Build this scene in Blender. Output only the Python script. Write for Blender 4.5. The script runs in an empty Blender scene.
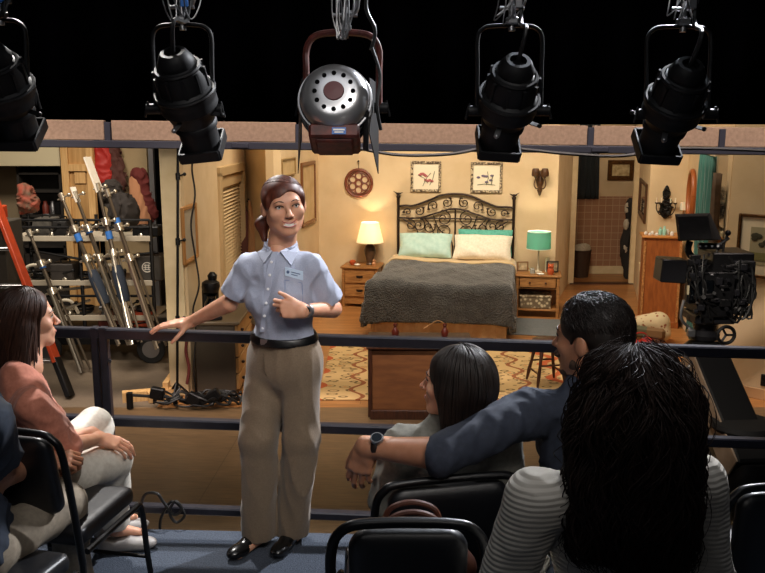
import bpy, math, random
import numpy as np
from mathutils import Vector, Matrix
random.seed(7)
SC = bpy.context.scene
COL = SC.collection
PI = math.pi
# ---------------------------------------------------------------- camera
CAMZ, PITCH, FPX = 2.45, math.radians(10.7), 850.0
cam_d = bpy.data.cameras.new('camera'); cam = bpy.data.objects.new('camera', cam_d); COL.objects.link(cam)
cam.location = (0, 0, CAMZ); cam.rotation_euler = (PI/2 - PITCH, 0, 0)
cam_d.sensor_fit = 'HORIZONTAL'; cam_d.sensor_width = 36; cam_d.lens = 36*FPX/765
cam_d.clip_start = .05; cam_d.clip_end = 100
SC.camera = cam
# ---------------------------------------------------------------- world, exposure
wd = bpy.data.worlds.new('world'); SC.world = wd; wd.use_nodes = True
wd.node_tree.nodes['Background'].inputs[0].default_value = (.55, .6, .75, 1)
wd.node_tree.nodes['Background'].inputs[1].default_value = .012
SC.view_settings.view_transform = 'Standard'; SC.view_settings.look = 'None'
SC.view_settings.gamma = 1; SC.view_settings.use_curve_mapping = False
SC.view_settings.exposure = 0.0
# ---------------------------------------------------------------- stage lights
def aim(o, loc, tgt):
    o.location = loc
    o.rotation_euler = (Vector(tgt)-Vector(loc)).to_track_quat('-Z', 'Y').to_euler()
def area(name, loc, tgt, power, col, sx, sy=None, spread=180):
    d = bpy.data.lights.new(name, 'AREA'); d.energy = power; d.color = col
    d.shape = 'RECTANGLE'; d.size = sx; d.size_y = sy or sx; d.spread = math.radians(spread)
    o = bpy.data.objects.new(name, d); COL.objects.link(o); aim(o, loc, tgt); return o
def spot(name, loc, tgt, power, col, deg, blend=.5, r=.08):
    d = bpy.data.lights.new(name, 'SPOT'); d.energy = power; d.color = col
    d.spot_size = math.radians(deg); d.spot_blend = blend; d.shadow_soft_size = r
    o = bpy.data.objects.new(name, d); COL.objects.link(o); aim(o, loc, tgt); return o
WARM = (1, .85, .66); NEUT = (1, .88, .74); COOL = (.80, .88, 1)
area('set_light_bed', (.6, 8.6, 4.6), (.9, 11.6, .8), 100, WARM, 2.2, .8, 120)
area('set_light_right', (1.6, 7.6, 4.4), (3.5, 9.2, 1.0), 26, WARM, 1.0, .6, 110)
area('set_light_left', (-.3, 8.0, 4.4), (-1.8, 9.6, 1.0), 30, WARM, 1.0, .6, 110)
area('set_light_front', (.8, 6.6, 4.4), (.8, 8.6, 0), 14, WARM, 2.4, .6, 120)
area('backstage_light', (-3.6, 7.4, 4.6), (-3.6, 9.4, .6), 100, NEUT, 1.4, .8, 130)
area('bathroom_light', (3.6, 13.7, 2.85), (3.6, 13.9, 0), 2.5, WARM, .5)
spot('hung_spot_left', (-.80, 3.80, 2.42), (-2.0, 7.6, 1.3), 250, NEUT, 30, .7, .06)
spot('hung_spot_backstage', (-1.62, 3.82, 2.5), (-3.4, 9.0, .8), 160, NEUT, 34, .7, .06)
spot('hung_spot_right', (1.25, 3.82, 2.42), (2.3, 5.3, .9), 140, NEUT, 44, .7, .06)
spot('hung_spot_set', (.5, 3.82, 2.42), (1.2, 9.0, .4), 60, NEUT, 40, .8, .06)
spot('set_light_door', (3.9, 9.2, 4.5), (2.65, 12.4, 1.2), 260, WARM, 34, .6, .2)
spot('guide_key', (.9, .2, 4.4), (-.45, 3.62, 1.45), 500, (1, .94, .88), 28, .6, .7)
area('house_light', (.2, 1.6, 5.0), (.2, 2.1, .5), 9, (.93,.95,1), 2.6, 1.2, 120)
area('front_fill', (-.6, -.4, 3.9), (0, 3.6, 2.75), 4, (1,.97,.95), 1.2, .5, 70)  # soft fill added to brighten the hanging lamps from the camera side
spot('back_light_right', (2.2, 5.6, 4.5), (-.3, 3.0, .9), 1500, (.93, .95, 1), 52, .5, .06)
spot('back_light_left', (-1.7, 5.4, 4.3), (-1.3, 3.0, .9), 700, (1, .96, .92), 50, .5, .06)
spot('back_light_cool', (1.2, 5.4, 4.6), (1.0, 2.0, 1.3), 300, COOL, 55, .6, .08)
area('header_light', (0, 4.5, 4.3), (0, 6.0, 2.4), 70, (1, .84, .76), 9, .2, 50)
# ---------------------------------------------------------------- helpers
def W(px, py, Y):
    """point seen at photo pixel (px, py) whose distance in front of the camera is Y"""
    u = (px-382.5)/FPX; v = (286.5-py)/FPX
    dy = math.cos(PITCH)+v*math.sin(PITCH); dz = -math.sin(PITCH)+v*math.cos(PITCH)
    return Vector((u/dy*Y, Y, CAMZ+dz/dy*Y))
def G(px, py, z=0):
    v = (286.5-py)/FPX
    dy = math.cos(PITCH)+v*math.sin(PITCH); dz = -math.sin(PITCH)+v*math.cos(PITCH)
    return W(px, py, (z-CAMZ)*dy/dz)
def lin(h):
    if isinstance(h, str):
        h = h.lstrip('#'); c = [int(h[i:i+2], 16)/255 for i in (0, 2, 4)]
    else: c = h
    return tuple(x/12.92 if x <= .04045 else ((x+.055)/1.055)**2.4 for x in c)
MATS = {}
def mat(name, c1, rough=.6, metal=0, c2=None, scale=20, kind='noise', bump=0, bscale=None, stretch=(1,1,1), spec=.5, sheen=0, emit=None, estr=0, alpha=None, trans=0, sub=0, mix=(.35,.65)):
    if name in MATS: return MATS[name]
    m = bpy.data.materials.new(name); m.use_nodes = True; MATS[name] = m
    nt = m.node_tree; N = nt.nodes; L = nt.links; b = N['Principled BSDF']
    b.inputs['Base Color'].default_value = (*lin(c1), 1)
    b.inputs['Roughness'].default_value = rough; b.inputs['Metallic'].default_value = metal
    b.inputs['Specular IOR Level'].default_value = spec
    if sheen: b.inputs['Sheen Weight'].default_value = sheen
    if trans: b.inputs['Transmission Weight'].default_value = trans
    if sub:
        b.inputs['Subsurface Weight'].default_value = sub; b.inputs['Subsurface Radius'].default_value = (.012, .004, .002); b.inputs['Subsurface Scale'].default_value = 1
    if emit: b.inputs['Emission Color'].default_value = (*lin(emit), 1); b.inputs['Emission Strength'].default_value = estr
    if alpha is not None: b.inputs['Alpha'].default_value = alpha
    tc = N.new('ShaderNodeTexCoord'); mp = N.new('ShaderNodeMapping'); L.new(tc.outputs['Object'], mp.inputs[0]); mp.inputs['Scale'].default_value = stretch
    def tex(s, k):
        if k == 'noise':
            t = N.new('ShaderNodeTexNoise'); t.inputs['Scale'].default_value = s; t.inputs['Detail'].default_value = 5; o = t.outputs['Fac']
        elif k == 'wave':
            t = N.new('ShaderNodeTexWave'); t.inputs['Scale'].default_value = s; t.inputs['Distortion'].default_value = .8; t.bands_direction = 'Z'; t.inputs['Detail'].default_value = 1; o = t.outputs['Fac']
        elif k == 'check':
            t = N.new('ShaderNodeTexChecker'); t.inputs['Scale'].default_value = s; o = t.outputs['Fac']
        else:
            t = N.new('ShaderNodeTexVoronoi'); t.inputs['Scale'].default_value = s; o = t.outputs['Distance']
        L.new(mp.outputs[0], t.inputs['Vector']); return o
    if c2:
        r = N.new('ShaderNodeValToRGB'); r.color_ramp.elements[0].color = (*lin(c1), 1); r.color_ramp.elements[1].color = (*lin(c2), 1)
        r.color_ramp.elements[0].position, r.color_ramp.elements[1].position = mix
        L.new(tex(scale, kind), r.inputs[0]); L.new(r.outputs[0], b.inputs['Base Color'])
    if bump:
        bn = N.new('ShaderNodeBump'); bn.inputs['Strength'].default_value = bump; bn.inputs['Distance'].default_value = .02
        L.new(tex(bscale or scale, kind if kind != 'check' else 'noise'), bn.inputs['Height']); L.new(bn.outputs[0], b.inputs['Normal'])
    return m
def tag(o, label=None, cat=None, group=None, kind=None):
    if label: o['label'] = label
    if cat: o['category'] = cat
    if group: o['group'] = group
    if kind: o['kind'] = kind
    return o
def thing(name, label, cat, loc=(0,0,0), rz=0, group=None):
    o = bpy.data.objects.new(name, None); COL.objects.link(o); o.empty_display_size = .05
    o.location = loc; o.rotation_euler = (0, 0, rz)
    return tag(o, label, cat, group)
def wpos(p):
    M = Matrix.Identity(4); ch = []
    while p is not None: ch.append(p); p = p.parent
    for q in reversed(ch): M = M @ (Matrix.Translation(q.location) @ q.rotation_euler.to_matrix().to_4x4() @ Matrix.Diagonal((*q.scale, 1)))
    return M
def mesh_obj(name, v, f, m, parent=None, smooth=True, world=False, origin=None):
    """world=True: the vertices are world coordinates, whatever the parent's place"""
    v = np.asarray(v, dtype=np.float64).reshape(-1, 3)
    loc = Vector((0, 0, 0))
    if world and parent is not None:
        Mi = np.array(wpos(parent).inverted()); v = v @ Mi[:3,:3].T + Mi[:3,3]
    elif parent is None:
        c = Vector(((v[:,0].min()+v[:,0].max())/2, (v[:,1].min()+v[:,1].max())/2, v[:,2].min())); loc = c; v = v-np.array(c)
    me = bpy.data.meshes.new(name); me.from_pydata(v.tolist(), [], [list(map(int, q)) for q in f] if not isinstance(f, np.ndarray) else f.tolist())
    if m is not None:
        for mm in (m if isinstance(m, (list, tuple)) else [m]): me.materials.append(mm)
    me.update()
    if smooth: me.shade_smooth()
    o = bpy.data.objects.new(name, me); COL.objects.link(o); o.location = loc
    if parent is not None: o.parent = parent
    return o
class MB:
    def __init__(s, M=None): s.v = []; s.f = []; s.M = M or Matrix.Identity(4); s.sm = []
    def add(s, vs, fs, T=None, smooth=True):
        n = len(s.v); T = s.M @ T if T is not None else s.M
        s.v += [tuple(T @ Vector(p)) for p in vs]; s.f += [tuple(i+n for i in f) for f in fs]; s.sm += [smooth]*len(fs); return s
    def box(s, c, d, rz=0, R=None, bev=0):
        x, y, z = d[0]/2, d[1]/2, d[2]/2
        T = Matrix.Translation(c) @ (R.to_4x4() if R is not None else Matrix.Rotation(rz, 4, 'Z'))
        b = min(bev, .45*min(d))
        if b <= 0:
            vs = [(i*x, j*y, k*z) for i in (-1,1) for j in (-1,1) for k in (-1,1)]
            fs = [(0,1,3,2),(4,6,7,5),(0,4,5,1),(2,3,7,6),(0,2,6,4),(1,5,7,3)]
            return s.add(vs, fs, T, False)
        vs = []; idx = {}
        for i in (-1,1):
            for j in (-1,1):
                for k in (-1,1):
                    for a in range(3):
                        p = [i*(x-b), j*(y-b), k*(z-b)]; p[a] = (i*x, j*y, k*z)[a]
                        idx[(i,j,k,a)] = len(vs); vs.append(tuple(p))
        fs = []
        for a in range(3):
            o1, o2 = [q for q in range(3) if q != a]
            for sg in (-1,1):
                q = []
                for (e, g) in ((-1,-1),(1,-1),(1,1),(-1,1)):
                    t = [0,0,0]; t[a] = sg; t[o1] = e; t[o2] = g; q.append(idx[(*t, a)])
                if (sg == 1) == (a == 1): q.reverse()
                fs.append(tuple(q))
            for e in (-1,1):
                for g in (-1,1):
                    t0 = [0,0,0]; t0[o1] = e; t0[o2] = g; t0[a] = -1; t1 = list(t0); t1[a] = 1
                    q = [idx[(*t0,o1)], idx[(*t1,o1)], idx[(*t1,o2)], idx[(*t0,o2)]]
                    fs.append(tuple(q))
        for i in (-1,1):
            for j in (-1,1):
                for k in (-1,1): fs.append(tuple(idx[(i,j,k,a)] for a in range(3)))
        return s.add(vs, fs, T, False)
    def beam(s, a, b, w, h, up=(0,0,1), bev=0):
        a = Vector(a); b = Vector(b); d = b-a; L = d.length; d.normalize(); u = Vector(up)
        x = d.cross(u)
        if x.length < 1e-4: x = d.cross(Vector((0,1,0)))
        x.normalize(); z = x.cross(d)
        R = Matrix((x, d, z)).transposed()
        return s.box((a+b)/2, (w, L, h), R=R, bev=bev)
    def tube(s, pts, r, n=8, cap=True, flat=None):
        pts = [Vector(p) for p in pts]; m = len(pts); rs = r if isinstance(r, (list, tuple)) else [r]*m
        vs = []; prev = None
        for i, p in enumerate(pts):
            t = (pts[min(i+1, m-1)]-pts[max(i-1, 0)]).normalized()
            if prev is None:
                x = t.cross(Vector((0,0,1)))
                if x.length < .05: x = t.cross(Vector((0,1,0)))
            else: x = prev - t*prev.dot(t)
            x.normalize(); prev = x; y = t.cross(x)
            for k in range(n):
                a = 2*PI*k/n; q = x*math.cos(a)+y*math.sin(a)*(flat or 1); vs.append(p+q*rs[i])
        fs = [(i*n+k, i*n+(k+1)%n, (i+1)*n+(k+1)%n, (i+1)*n+k) for i in range(m-1) for k in range(n)]
        if cap: fs += [tuple(range(n-1, -1, -1)), tuple(range((m-1)*n, m*n))]
        return s.add(vs, fs)
    def cyl(s, a, b, r, r2=None, n=16): return s.tube([a, b], [r, r if r2 is None else r2], n)
    def lathe(s, prof, n=24, T=None, a0=0, a1=2*PI):
        full = abs(a1-a0-2*PI) < 1e-6; k = n if full else n+1; vs = []; m = len(prof)
        for (r, z) in prof:
            for i in range(k):
                a = a0+(a1-a0)*i/n; vs.append((r*math.cos(a), r*math.sin(a), z))
        fs = [(j*k+i, j*k+(i+1)%k, (j+1)*k+(i+1)%k, (j+1)*k+i) for j in range(m-1) for i in range(n)]
        if full:
            if prof[0][0] > 1e-5: fs.append(tuple(range(k-1, -1, -1)))
            if prof[-1][0] > 1e-5: fs.append(tuple(range((m-1)*k, m*k)))
        return s.add(vs, fs, T)
    def sphere(s, c, r, n=12, sc=(1,1,1), R=None):
        T = Matrix.Translation(c) @ (R.to_4x4() if R is not None else Matrix.Identity(4)) @ Matrix.Diagonal((*sc, 1))
        return s.lathe([(max(r*math.sin(PI*i/n), 1e-4), -r*math.cos(PI*i/n)) for i in range(n+1)], n*2, T)
    def prism(s, poly, d, T=None):
        """poly: (x, z) outline, extruded from y=0 to y=d"""
        n = len(poly); vs = [(x, 0, z) for x, z in poly]+[(x, d, z) for x, z in poly]
        fs = [tuple(range(n)), tuple(range(2*n-1, n-1, -1))]+[(i, i+n, (i+1)%n+n, (i+1)%n) for i in range(n)]
        return s.add(vs, fs, T, False)
    def torus(s, c, R, r, n=32, m=8, T=None, a0=0, a1=2*PI):
        pts = [(R*math.cos(a0+(a1-a0)*i/n), R*math.sin(a0+(a1-a0)*i/n), 0) for i in range(n+1)]
        TT = Matrix.Translation(c) @ (T if T is not None else Matrix.Identity(4))
        return s.tube([TT @ Vector(p) for p in pts], r, m, cap=abs(a1-a0) < 6.28)
    def build(s, name, m, parent=None, world=False):
        o = mesh_obj(name, s.v, s.f, m, parent, False, world)
        o.data.polygons.foreach_set('use_smooth', s.sm)
        try: o.data.set_sharp_from_angle(angle=math.radians(40))
        except Exception: pass
        return o
def struct(o): o['kind'] = 'structure'; return o
def copy_tree(o, parent=None):
    c = o.copy(); COL.objects.link(c)
    if parent is not None: c.parent = parent
    for ch in list(o.children): copy_tree(ch, c)
    return c
def bez(p0, p1, p2, p3, n=12):
    p0, p1, p2, p3 = map(Vector, (p0, p1, p2, p3))
    return [p0*(1-t)**3+p1*3*t*(1-t)**2+p2*3*t*t*(1-t)+p3*t**3 for t in [i/n for i in range(n+1)]]
def smooth_path(pts, k=6):
    pts = [Vector(p) for p in pts]; out = []
    for i in range(len(pts)-1):
        a = pts[max(i-1, 0)]; b = pts[i]; c = pts[i+1]; d = pts[min(i+2, len(pts)-1)]
        for j in range(k):
            t = j/k; out.append(.5*((2*b)+(c-a)*t+(2*a-5*b+4*c-d)*t*t+(3*b-a-3*c+d)*t**3))
    out.append(pts[-1]); return out
# ---------------------------------------------------------------- SDF modelling
def surfnet(f, lo, hi, h):
    lo = np.array(lo, float); hi = np.array(hi, float); n = np.ceil((hi-lo)/h).astype(int)+1
    ax = [(lo[i]+np.arange(n[i])*h).astype(np.float32) for i in range(3)]
    X, Y, Z = np.meshgrid(*ax, indexing='ij'); D = f(X, Y, Z)
    D[0] = D[-1] = 1; D[:,0] = D[:,-1] = 1; D[:,:,0] = D[:,:,-1] = 1
    S = D < 0; nx, ny, nz = n
    cs = (nx-1, ny-1, nz-1); acc = np.zeros(cs+(3,), np.float32); cnt = np.zeros(cs, np.float32)
    def sl(a, o): return a[o[0]:o[0]+nx-1, o[1]:o[1]+ny-1, o[2]:o[2]+nz-1]
    for axis in range(3):
        o1, o2 = [q for q in range(3) if q != axis]
        for e in (0,1):
            for g in (0,1):
                a = [0,0,0]; a[o1] = e; a[o2] = g; b = list(a); b[axis] = 1
                da, db = sl(D, a), sl(D, b); cr = (da < 0) != (db < 0)
                t = np.where(cr, da/np.where(cr, da-db, 1), 0)
                for q in range(3): acc[..., q] += np.where(cr, a[q]+(t if q == axis else 0), 0)
                cnt += cr
    act = cnt > 0; idx = -np.ones(cs, np.int64); idx[act] = np.arange(act.sum())
    ii = np.argwhere(act); V = lo+(ii+acc[act]/cnt[act][:, None])*h
    F = []
    for axis in range(3):
        o1, o2 = [(1,2),(2,0),(0,1)][axis]
        A = [slice(1,-1)]*3; A[axis] = slice(0,-1); B = [slice(1,-1)]*3; B[axis] = slice(1,None)
        sa, sb = S[tuple(A)], S[tuple(B)]
        for flip in (False, True):
            m = (sa & ~sb) if not flip else (~sa & sb)
            p = np.argwhere(m)
            off = np.ones(3, int); off[axis] = 0; p = p+off
            def cell(d1, d2):
                q = p.copy(); q[:, o1] -= d1; q[:, o2] -= d2; return idx[q[:,0], q[:,1], q[:,2]]
            Q = np.stack([cell(1,1), cell(0,1), cell(0,0), cell(1,0)], 1)
            if flip: Q = Q[:, ::-1]
            F.append(Q)
    return V, np.concatenate(F)
def _v(p): return np.array(p, np.float32)
def rc(a, b, ra, rb, d=None, q=1.0):
    """capsule with changing radius; thinned by q along the direction d"""
    a = _v(a); b = _v(b)
    dd = None if d is None else _v(Vector(d).normalized())
    def f(X, Y, Z):
        if dd is not None:
            ba = b-a; 
        px, py, pz = X-a[0], Y-a[1], Z-a[2]; ba = b-a; L = float(ba@ba)+1e-12
        t = np.clip((px*ba[0]+py*ba[1]+pz*ba[2])/L, 0, 1)
        qx, qy, qz = px-ba[0]*t, py-ba[1]*t, pz-ba[2]*t
        if dd is not None:
            s = (qx*dd[0]+qy*dd[1]+qz*dd[2])*(1/q-1); qx = qx+s*dd[0]; qy = qy+s*dd[1]; qz = qz+s*dd[2]
        return (np.sqrt(qx*qx+qy*qy+qz*qz)-(ra+(rb-ra)*t))*(q if dd is not None and q < 1 else 1)
    return f
def el(c, r, R=None):
    c = _v(c); r = _v(r); M = None if R is None else np.array(R.to_3x3().transposed(), np.float32)
    def f(X, Y, Z):
        px, py, pz = X-c[0], Y-c[1], Z-c[2]
        if M is not None: px, py, pz = (M[i,0]*px+M[i,1]*py+M[i,2]*pz for i in range(3))
        k0 = np.sqrt((px/r[0])**2+(py/r[1])**2+(pz/r[2])**2)
        k1 = np.sqrt((px/r[0]**2)**2+(py/r[1]**2)**2+(pz/r[2]**2)**2)+1e-9
        return k0*(k0-1)/k1
    return f
def pl(p, n):
    p = _v(p); n = _v(Vector(n).normalized())
    return lambda X, Y, Z: (X-p[0])*n[0]+(Y-p[1])*n[1]+(Z-p[2])*n[2]
def smin(a, b, k):
    h = np.clip(.5+.5*(b-a)/k, 0, 1); return b+(a-b)*h-k*h*(1-h)
def U(fs, k=.02):
    def f(X, Y, Z):
        d = None
        for g in fs:
            kk = k
            if isinstance(g, tuple): g, kk = g
            e = g(X, Y, Z); d = e if d is None else smin(d, e, kk)
        return d
    return f
def cut(f, g, k=.004):      # keep f where g<0
    def r(X, Y, Z): return -smin(-f(X, Y, Z), -g(X, Y, Z), k)
    return r
def sub(f, g, k=.006):
    def r(X, Y, Z): return -smin(-f(X, Y, Z), g(X, Y, Z), k)
    return r
def infl(f, d): return lambda X, Y, Z: f(X, Y, Z)-d
def noise3(X, Y, Z, s=1.0, seed=0):
    a = seed*1.7
    wx = X*s+.8*np.sin(Y*s*1.3+a)+.5*np.sin(Z*s*1.9+a*2); wy = Y*s+.8*np.sin(Z*s*1.1+a*3)+.5*np.sin(X*s*2.1+a); wz = Z*s+.8*np.sin(X*s*1.2+a*5)+.5*np.sin(Y*s*1.7+a)
    return (np.sin(wx*1.7+a)*np.sin(wy*1.9+1+a)+np.sin(wz*2.3+2+a)*np.sin(wx*1.1+wy)+np.sin(wy*3.1+wz*1.3+a))/3
def folds(f, amp, s, st=(1,1,1), seed=0, mask=None):
    def r(X, Y, Z):
        n = noise3(X*st[0], Y*st[1], Z*st[2], s, seed); n = 1-2*np.abs(n)**.7
        m = 1 if mask is None else mask(X, Y, Z)
        return f(X, Y, Z)-amp*n*m
    return r
def sdf_obj(name, f, lo, hi, h, m, parent=None, world=True):
    V, F = surfnet(f, lo, hi, h); return mesh_obj(name, V, F, m, parent, True, world)
# ================================================================ MATERIALS
PLASTER = mat('plaster', '#d6be98', .85, c2='#ccb28a', scale=3, bump=.05, bscale=60)
PLASTER2 = mat('plaster_old', '#c9b08a', .85, c2='#b99c74', scale=2.5, bump=.08, bscale=50)
CREAM = mat('cream_paint', '#e3cfa8', .6, c2='#d8c297', scale=6)
BLACK = mat('black_metal', '#0c0c0e', .45, .3, spec=.5)
BLACKM = mat('black_matte', '#050506', .95, spec=.1)
VELVET = mat('black_velour', '#020203', 1, spec=0)
RAILM = mat('rail_paint', '#24222a', .38, .2, c2='#1c1b22', scale=30, spec=.5)
PINE = mat('pine_wood', '#d9b27a', .6, c2='#c3965c', scale=4, stretch=(14,14,1), bump=.05)
OAK = mat('oak_wood', '#ab7843', .45, c2='#875a2f', scale=3, stretch=(3,18,18), bump=.05)
OAKV = mat('oak_wood_upright', '#b06a33', .5, c2='#8b4c20', scale=3, stretch=(16,16,2), bump=.05)
TALL = mat('orange_stained_wood', '#a05c2c', .42, c2='#864a22', scale=3, stretch=(10,10,2))
DARKW = mat('dark_wood', '#4a2815', .45, c2='#341a0d', scale=5, stretch=(12,12,2))
IRON = mat('bronze_iron', '#2e2119', .5, .6)
CHROME = mat('chrome', '#d8d8da', .18, 1)
STEEL = mat('brushed_steel', '#9a9a9c', .35, .9)
BRASS = mat('brass', '#b08a52', .35, .9)
WHITE = mat('white_plastic', '#e8e4dc', .5)
PAPER = mat('paper_white', '#ece6da', .8)
RED = mat('red_plastic', '#a3221b', .5)
GOLD = mat('gilt_frame', '#6d4a22', .4, .5, c2='#4a2f14', scale=40, bump=.3)
GLASS_DARK = mat('dark_glass', '#07090c', .08, 0, spec=.8)
CABLE = mat('cable_rubber', '#0b0b0c', .5)

def brick_mat(name, c1, c2, cm, scale, bw, bh, mortar, rot=0, rough=.5, off=.5, bump=.2, grain=None, freq=2):
    m = bpy.data.materials.new(name); m.use_nodes = True; nt = m.node_tree; N = nt.nodes; L = nt.links; b = N['Principled BSDF']
    tc = N.new('ShaderNodeTexCoord'); mp = N.new('ShaderNodeMapping'); mp.inputs['Rotation'].default_value = rot if isinstance(rot, tuple) else (0, 0, rot); L.new(tc.outputs['Object'], mp.inputs[0])
    t = N.new('ShaderNodeTexBrick'); L.new(mp.outputs[0], t.inputs[0]); t.offset = off; t.offset_frequency = freq
    for k, v in (('Scale', scale), ('Brick Width', bw), ('Row Height', bh), ('Mortar Size', mortar), ('Bias', 0)): t.inputs[k].default_value = v
    t.inputs['Color1'].default_value = (*lin(c1), 1); t.inputs['Color2'].default_value = (*lin(c2), 1); t.inputs['Mortar'].default_value = (*lin(cm), 1)
    out = t.outputs['Color']
    if grain:
        mp2 = N.new('ShaderNodeMapping'); L.new(mp.outputs[0], mp2.inputs[0]); mp2.inputs['Scale'].default_value = grain
        n = N.new('ShaderNodeTexNoise'); n.inputs['Scale'].default_value = 3; n.inputs['Detail'].default_value = 6; L.new(mp2.outputs[0], n.inputs[0])
        r = N.new('ShaderNodeValToRGB'); r.color_ramp.elements[0].color = (.62,.62,.62,1); r.color_ramp.elements[1].color = (1.1,1.1,1.1,1); r.color_ramp.elements[0].position = .3; r.color_ramp.elements[1].position = .7; L.new(n.outputs[0], r.inputs[0])
        mx = N.new('ShaderNodeMix'); mx.data_type = 'RGBA'; mx.blend_type = 'MULTIPLY'; mx.inputs[0].default_value = 1
        L.new(out, mx.inputs[6]); L.new(r.outputs[0], mx.inputs[7]); out = mx.outputs[2]
    L.new(out, b.inputs['Base Color']); b.inputs['Roughness'].default_value = rough
    if bump:
        bn = N.new('ShaderNodeBump'); bn.inputs['Strength'].default_value = bump; bn.inputs['Distance'].default_value = .005; bn.invert = True
        L.new(t.outputs['Fac'], bn.inputs['Height']); L.new(bn.outputs[0], b.inputs['Normal'])
    return m
PLANKS = brick_mat('wood_floor', '#b57d48', '#a06a38', '#5a3517', 1, 1.4, .09, .002, rough=.35, grain=(1.5, 18, 1))
BOARD = brick_mat('stage_board', '#735b40', '#6b543a', '#4c3a27', 1, 2.44, 1.22, .003, rot=.05, rough=.38, grain=(2, 26, 1))
TILE = brick_mat('bath_tile', '#a97e62', '#9e7458', '#c6a98a', 1, .115, .115, .004, rot=(PI/2, 0, 0), rough=.3, off=0)
CONC = mat('concrete', '#7b6c59', .7, c2='#574b3e', scale=1.6, bump=.15, bscale=35, mix=(.3,.7))
CARPET = mat('carpet_blue', '#4c5563', .95, c2='#262c37', scale=160, bump=.5, mix=(.3,.7))
FASCIA = mat('header_cloth', '#8f7764', .9, c2='#7f6957', scale=40, bump=.1)

def slab(name, poly, z0, z1, m):
    b = MB(); n = len(poly)
    b.add([(x, y, z0) for x, y in poly]+[(x, y, z1) for x, y in poly], [tuple(range(n-1, -1, -1)), tuple(range(n, 2*n))]+[(i, (i+1)%n, (i+1)%n+n, i+n) for i in range(n)], None, False)
    return struct(b.build(name, m))
# floors ---------------------------------------------------------
slab('floor', [(-2.0,7.2),(4.4,7.2),(4.4,14.4),(-2.0,14.4)], -.1, 0, PLANKS)
slab('floor_concrete', [(-7,7.2),(-2.0,7.2),(-2.0,16),(-7,16)], -.1, 0, CONC)
slab('floor_stage_front', [(-7,3.2),(7,3.2),(7,7.2),(-7,7.2)], -.1, 0, BOARD)
# raised seating platform and its carpet ---------------------------
RX0, RY0, RSL = -1.33, 3.9, -.05           # the rail runs along this line
def railY(x): return RY0+RSL*(x-RX0)
PE = [(-3.6, railY(-3.6)-.1), (3.6, railY(3.6)-.1)]
slab('floor_platform', [(-3.6,-.6),(3.6,-.6),PE[1],PE[0]], -.0, .55, CARPET)
slab('floor_upper_tier', [(-3.6,-.6),(3.6,-.6),(3.6,2.33),(-.62,2.33),(-.62,1.5),(-3.6,1.5)], .55, .75, CARPET)
# studio shell ----------------------------------------------------
slab('ceiling', [(-7,-.6),(7,-.6),(7,16),(-7,16)], 5.4, 5.5, BLACKM)
slab('wall_studio_left', [(-7.1,-.6),(-7,-.6),(-7,16),(-7.1,16)], 0, 5.4, BLACKM)
slab('wall_studio_right', [(7,-.6),(7.1,-.6),(7.1,16),(7,16)], 0, 5.4, BLACKM)
slab('wall_studio_back', [(-7,16),(7,16),(7,16.1),(-7,16.1)], 0, 5.4, BLACKM)
def wallseg(name, p, q, m=PLASTER, t=.09, z0=0, z1=2.9, holes=()):
    """flat between p and q (seen side on the right hand when walking p to q); holes: (s0, s1, z0, z1)"""
    p = Vector((*p, 0)); q = Vector((*q, 0)); d = (q-p); L = d.length; d.normalize(); n = Vector((-d.y, d.x, 0))
    M = Matrix.Translation(p) @ Matrix((( d.x, n.x, 0, 0), (d.y, n.y, 0, 0), (0, 0, 1, 0), (0, 0, 0, 1)))
    b = MB(M); rects = []
    cur = 0
    for (s0, s1, a, c) in sorted(holes):
        rects += [(cur, s0, z0, z1), (s0, s1, c, z1)]
        if a > z0: rects.append((s0, s1, z0, a))
        cur = s1
    rects.append((cur, L, z0, z1))
    for (s0, s1, a, c) in rects: b.box(((s0+s1)/2, t/2, (a+c)/2), (s1-s0, t, c-a))
    struct(b.build(name, m)); return M, L
# seen side must face the camera: left to right
BED_A, BED_B = (-.9, 12.0), (2.35, 11.43)
M_back, L_back = wallseg('wall_back', BED_A, BED_B)
M_c, L_c = wallseg('wall_left_inner', (-1.22, 9.6), BED_A)
M_b, L_b = wallseg('wall_left_nook', (-1.70, 10.6), (-1.22, 9.6))
M_a, L_a = wallseg('wall_left', (-1.77, 7.6), (-1.70, 10.6), holes=[(1.45, 2.80, 0, 1.97)])
M_ret, L_ret = wallseg('wall_doorway_return', BED_B, (2.93, 13.2))
M_dr, L_dr = wallseg('wall_doorway', (2.93, 13.2), (3.96, 13.2), holes=[(.06, .97, 0, 2.5)])
M_o, L_o = wallseg('wall_right_oblique', (3.96, 13.2), (3.38, 10.8))
M_d, L_d = wallseg('wall_right_alcove', (3.38, 10.8), (3.80, 10.66))
M_e, L_e = wallseg('wall_right_mirror', (3.80, 10.66), (3.50, 9.2))
M_g, L_g = wallseg('wall_right_window', (3.50, 9.2), (3.147, 7.72), holes=[(.06, 1.3, .5, 2.35)])
M_f, L_f = wallseg('wall_right', (3.147, 7.70), (4.3, 6.66))
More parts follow.
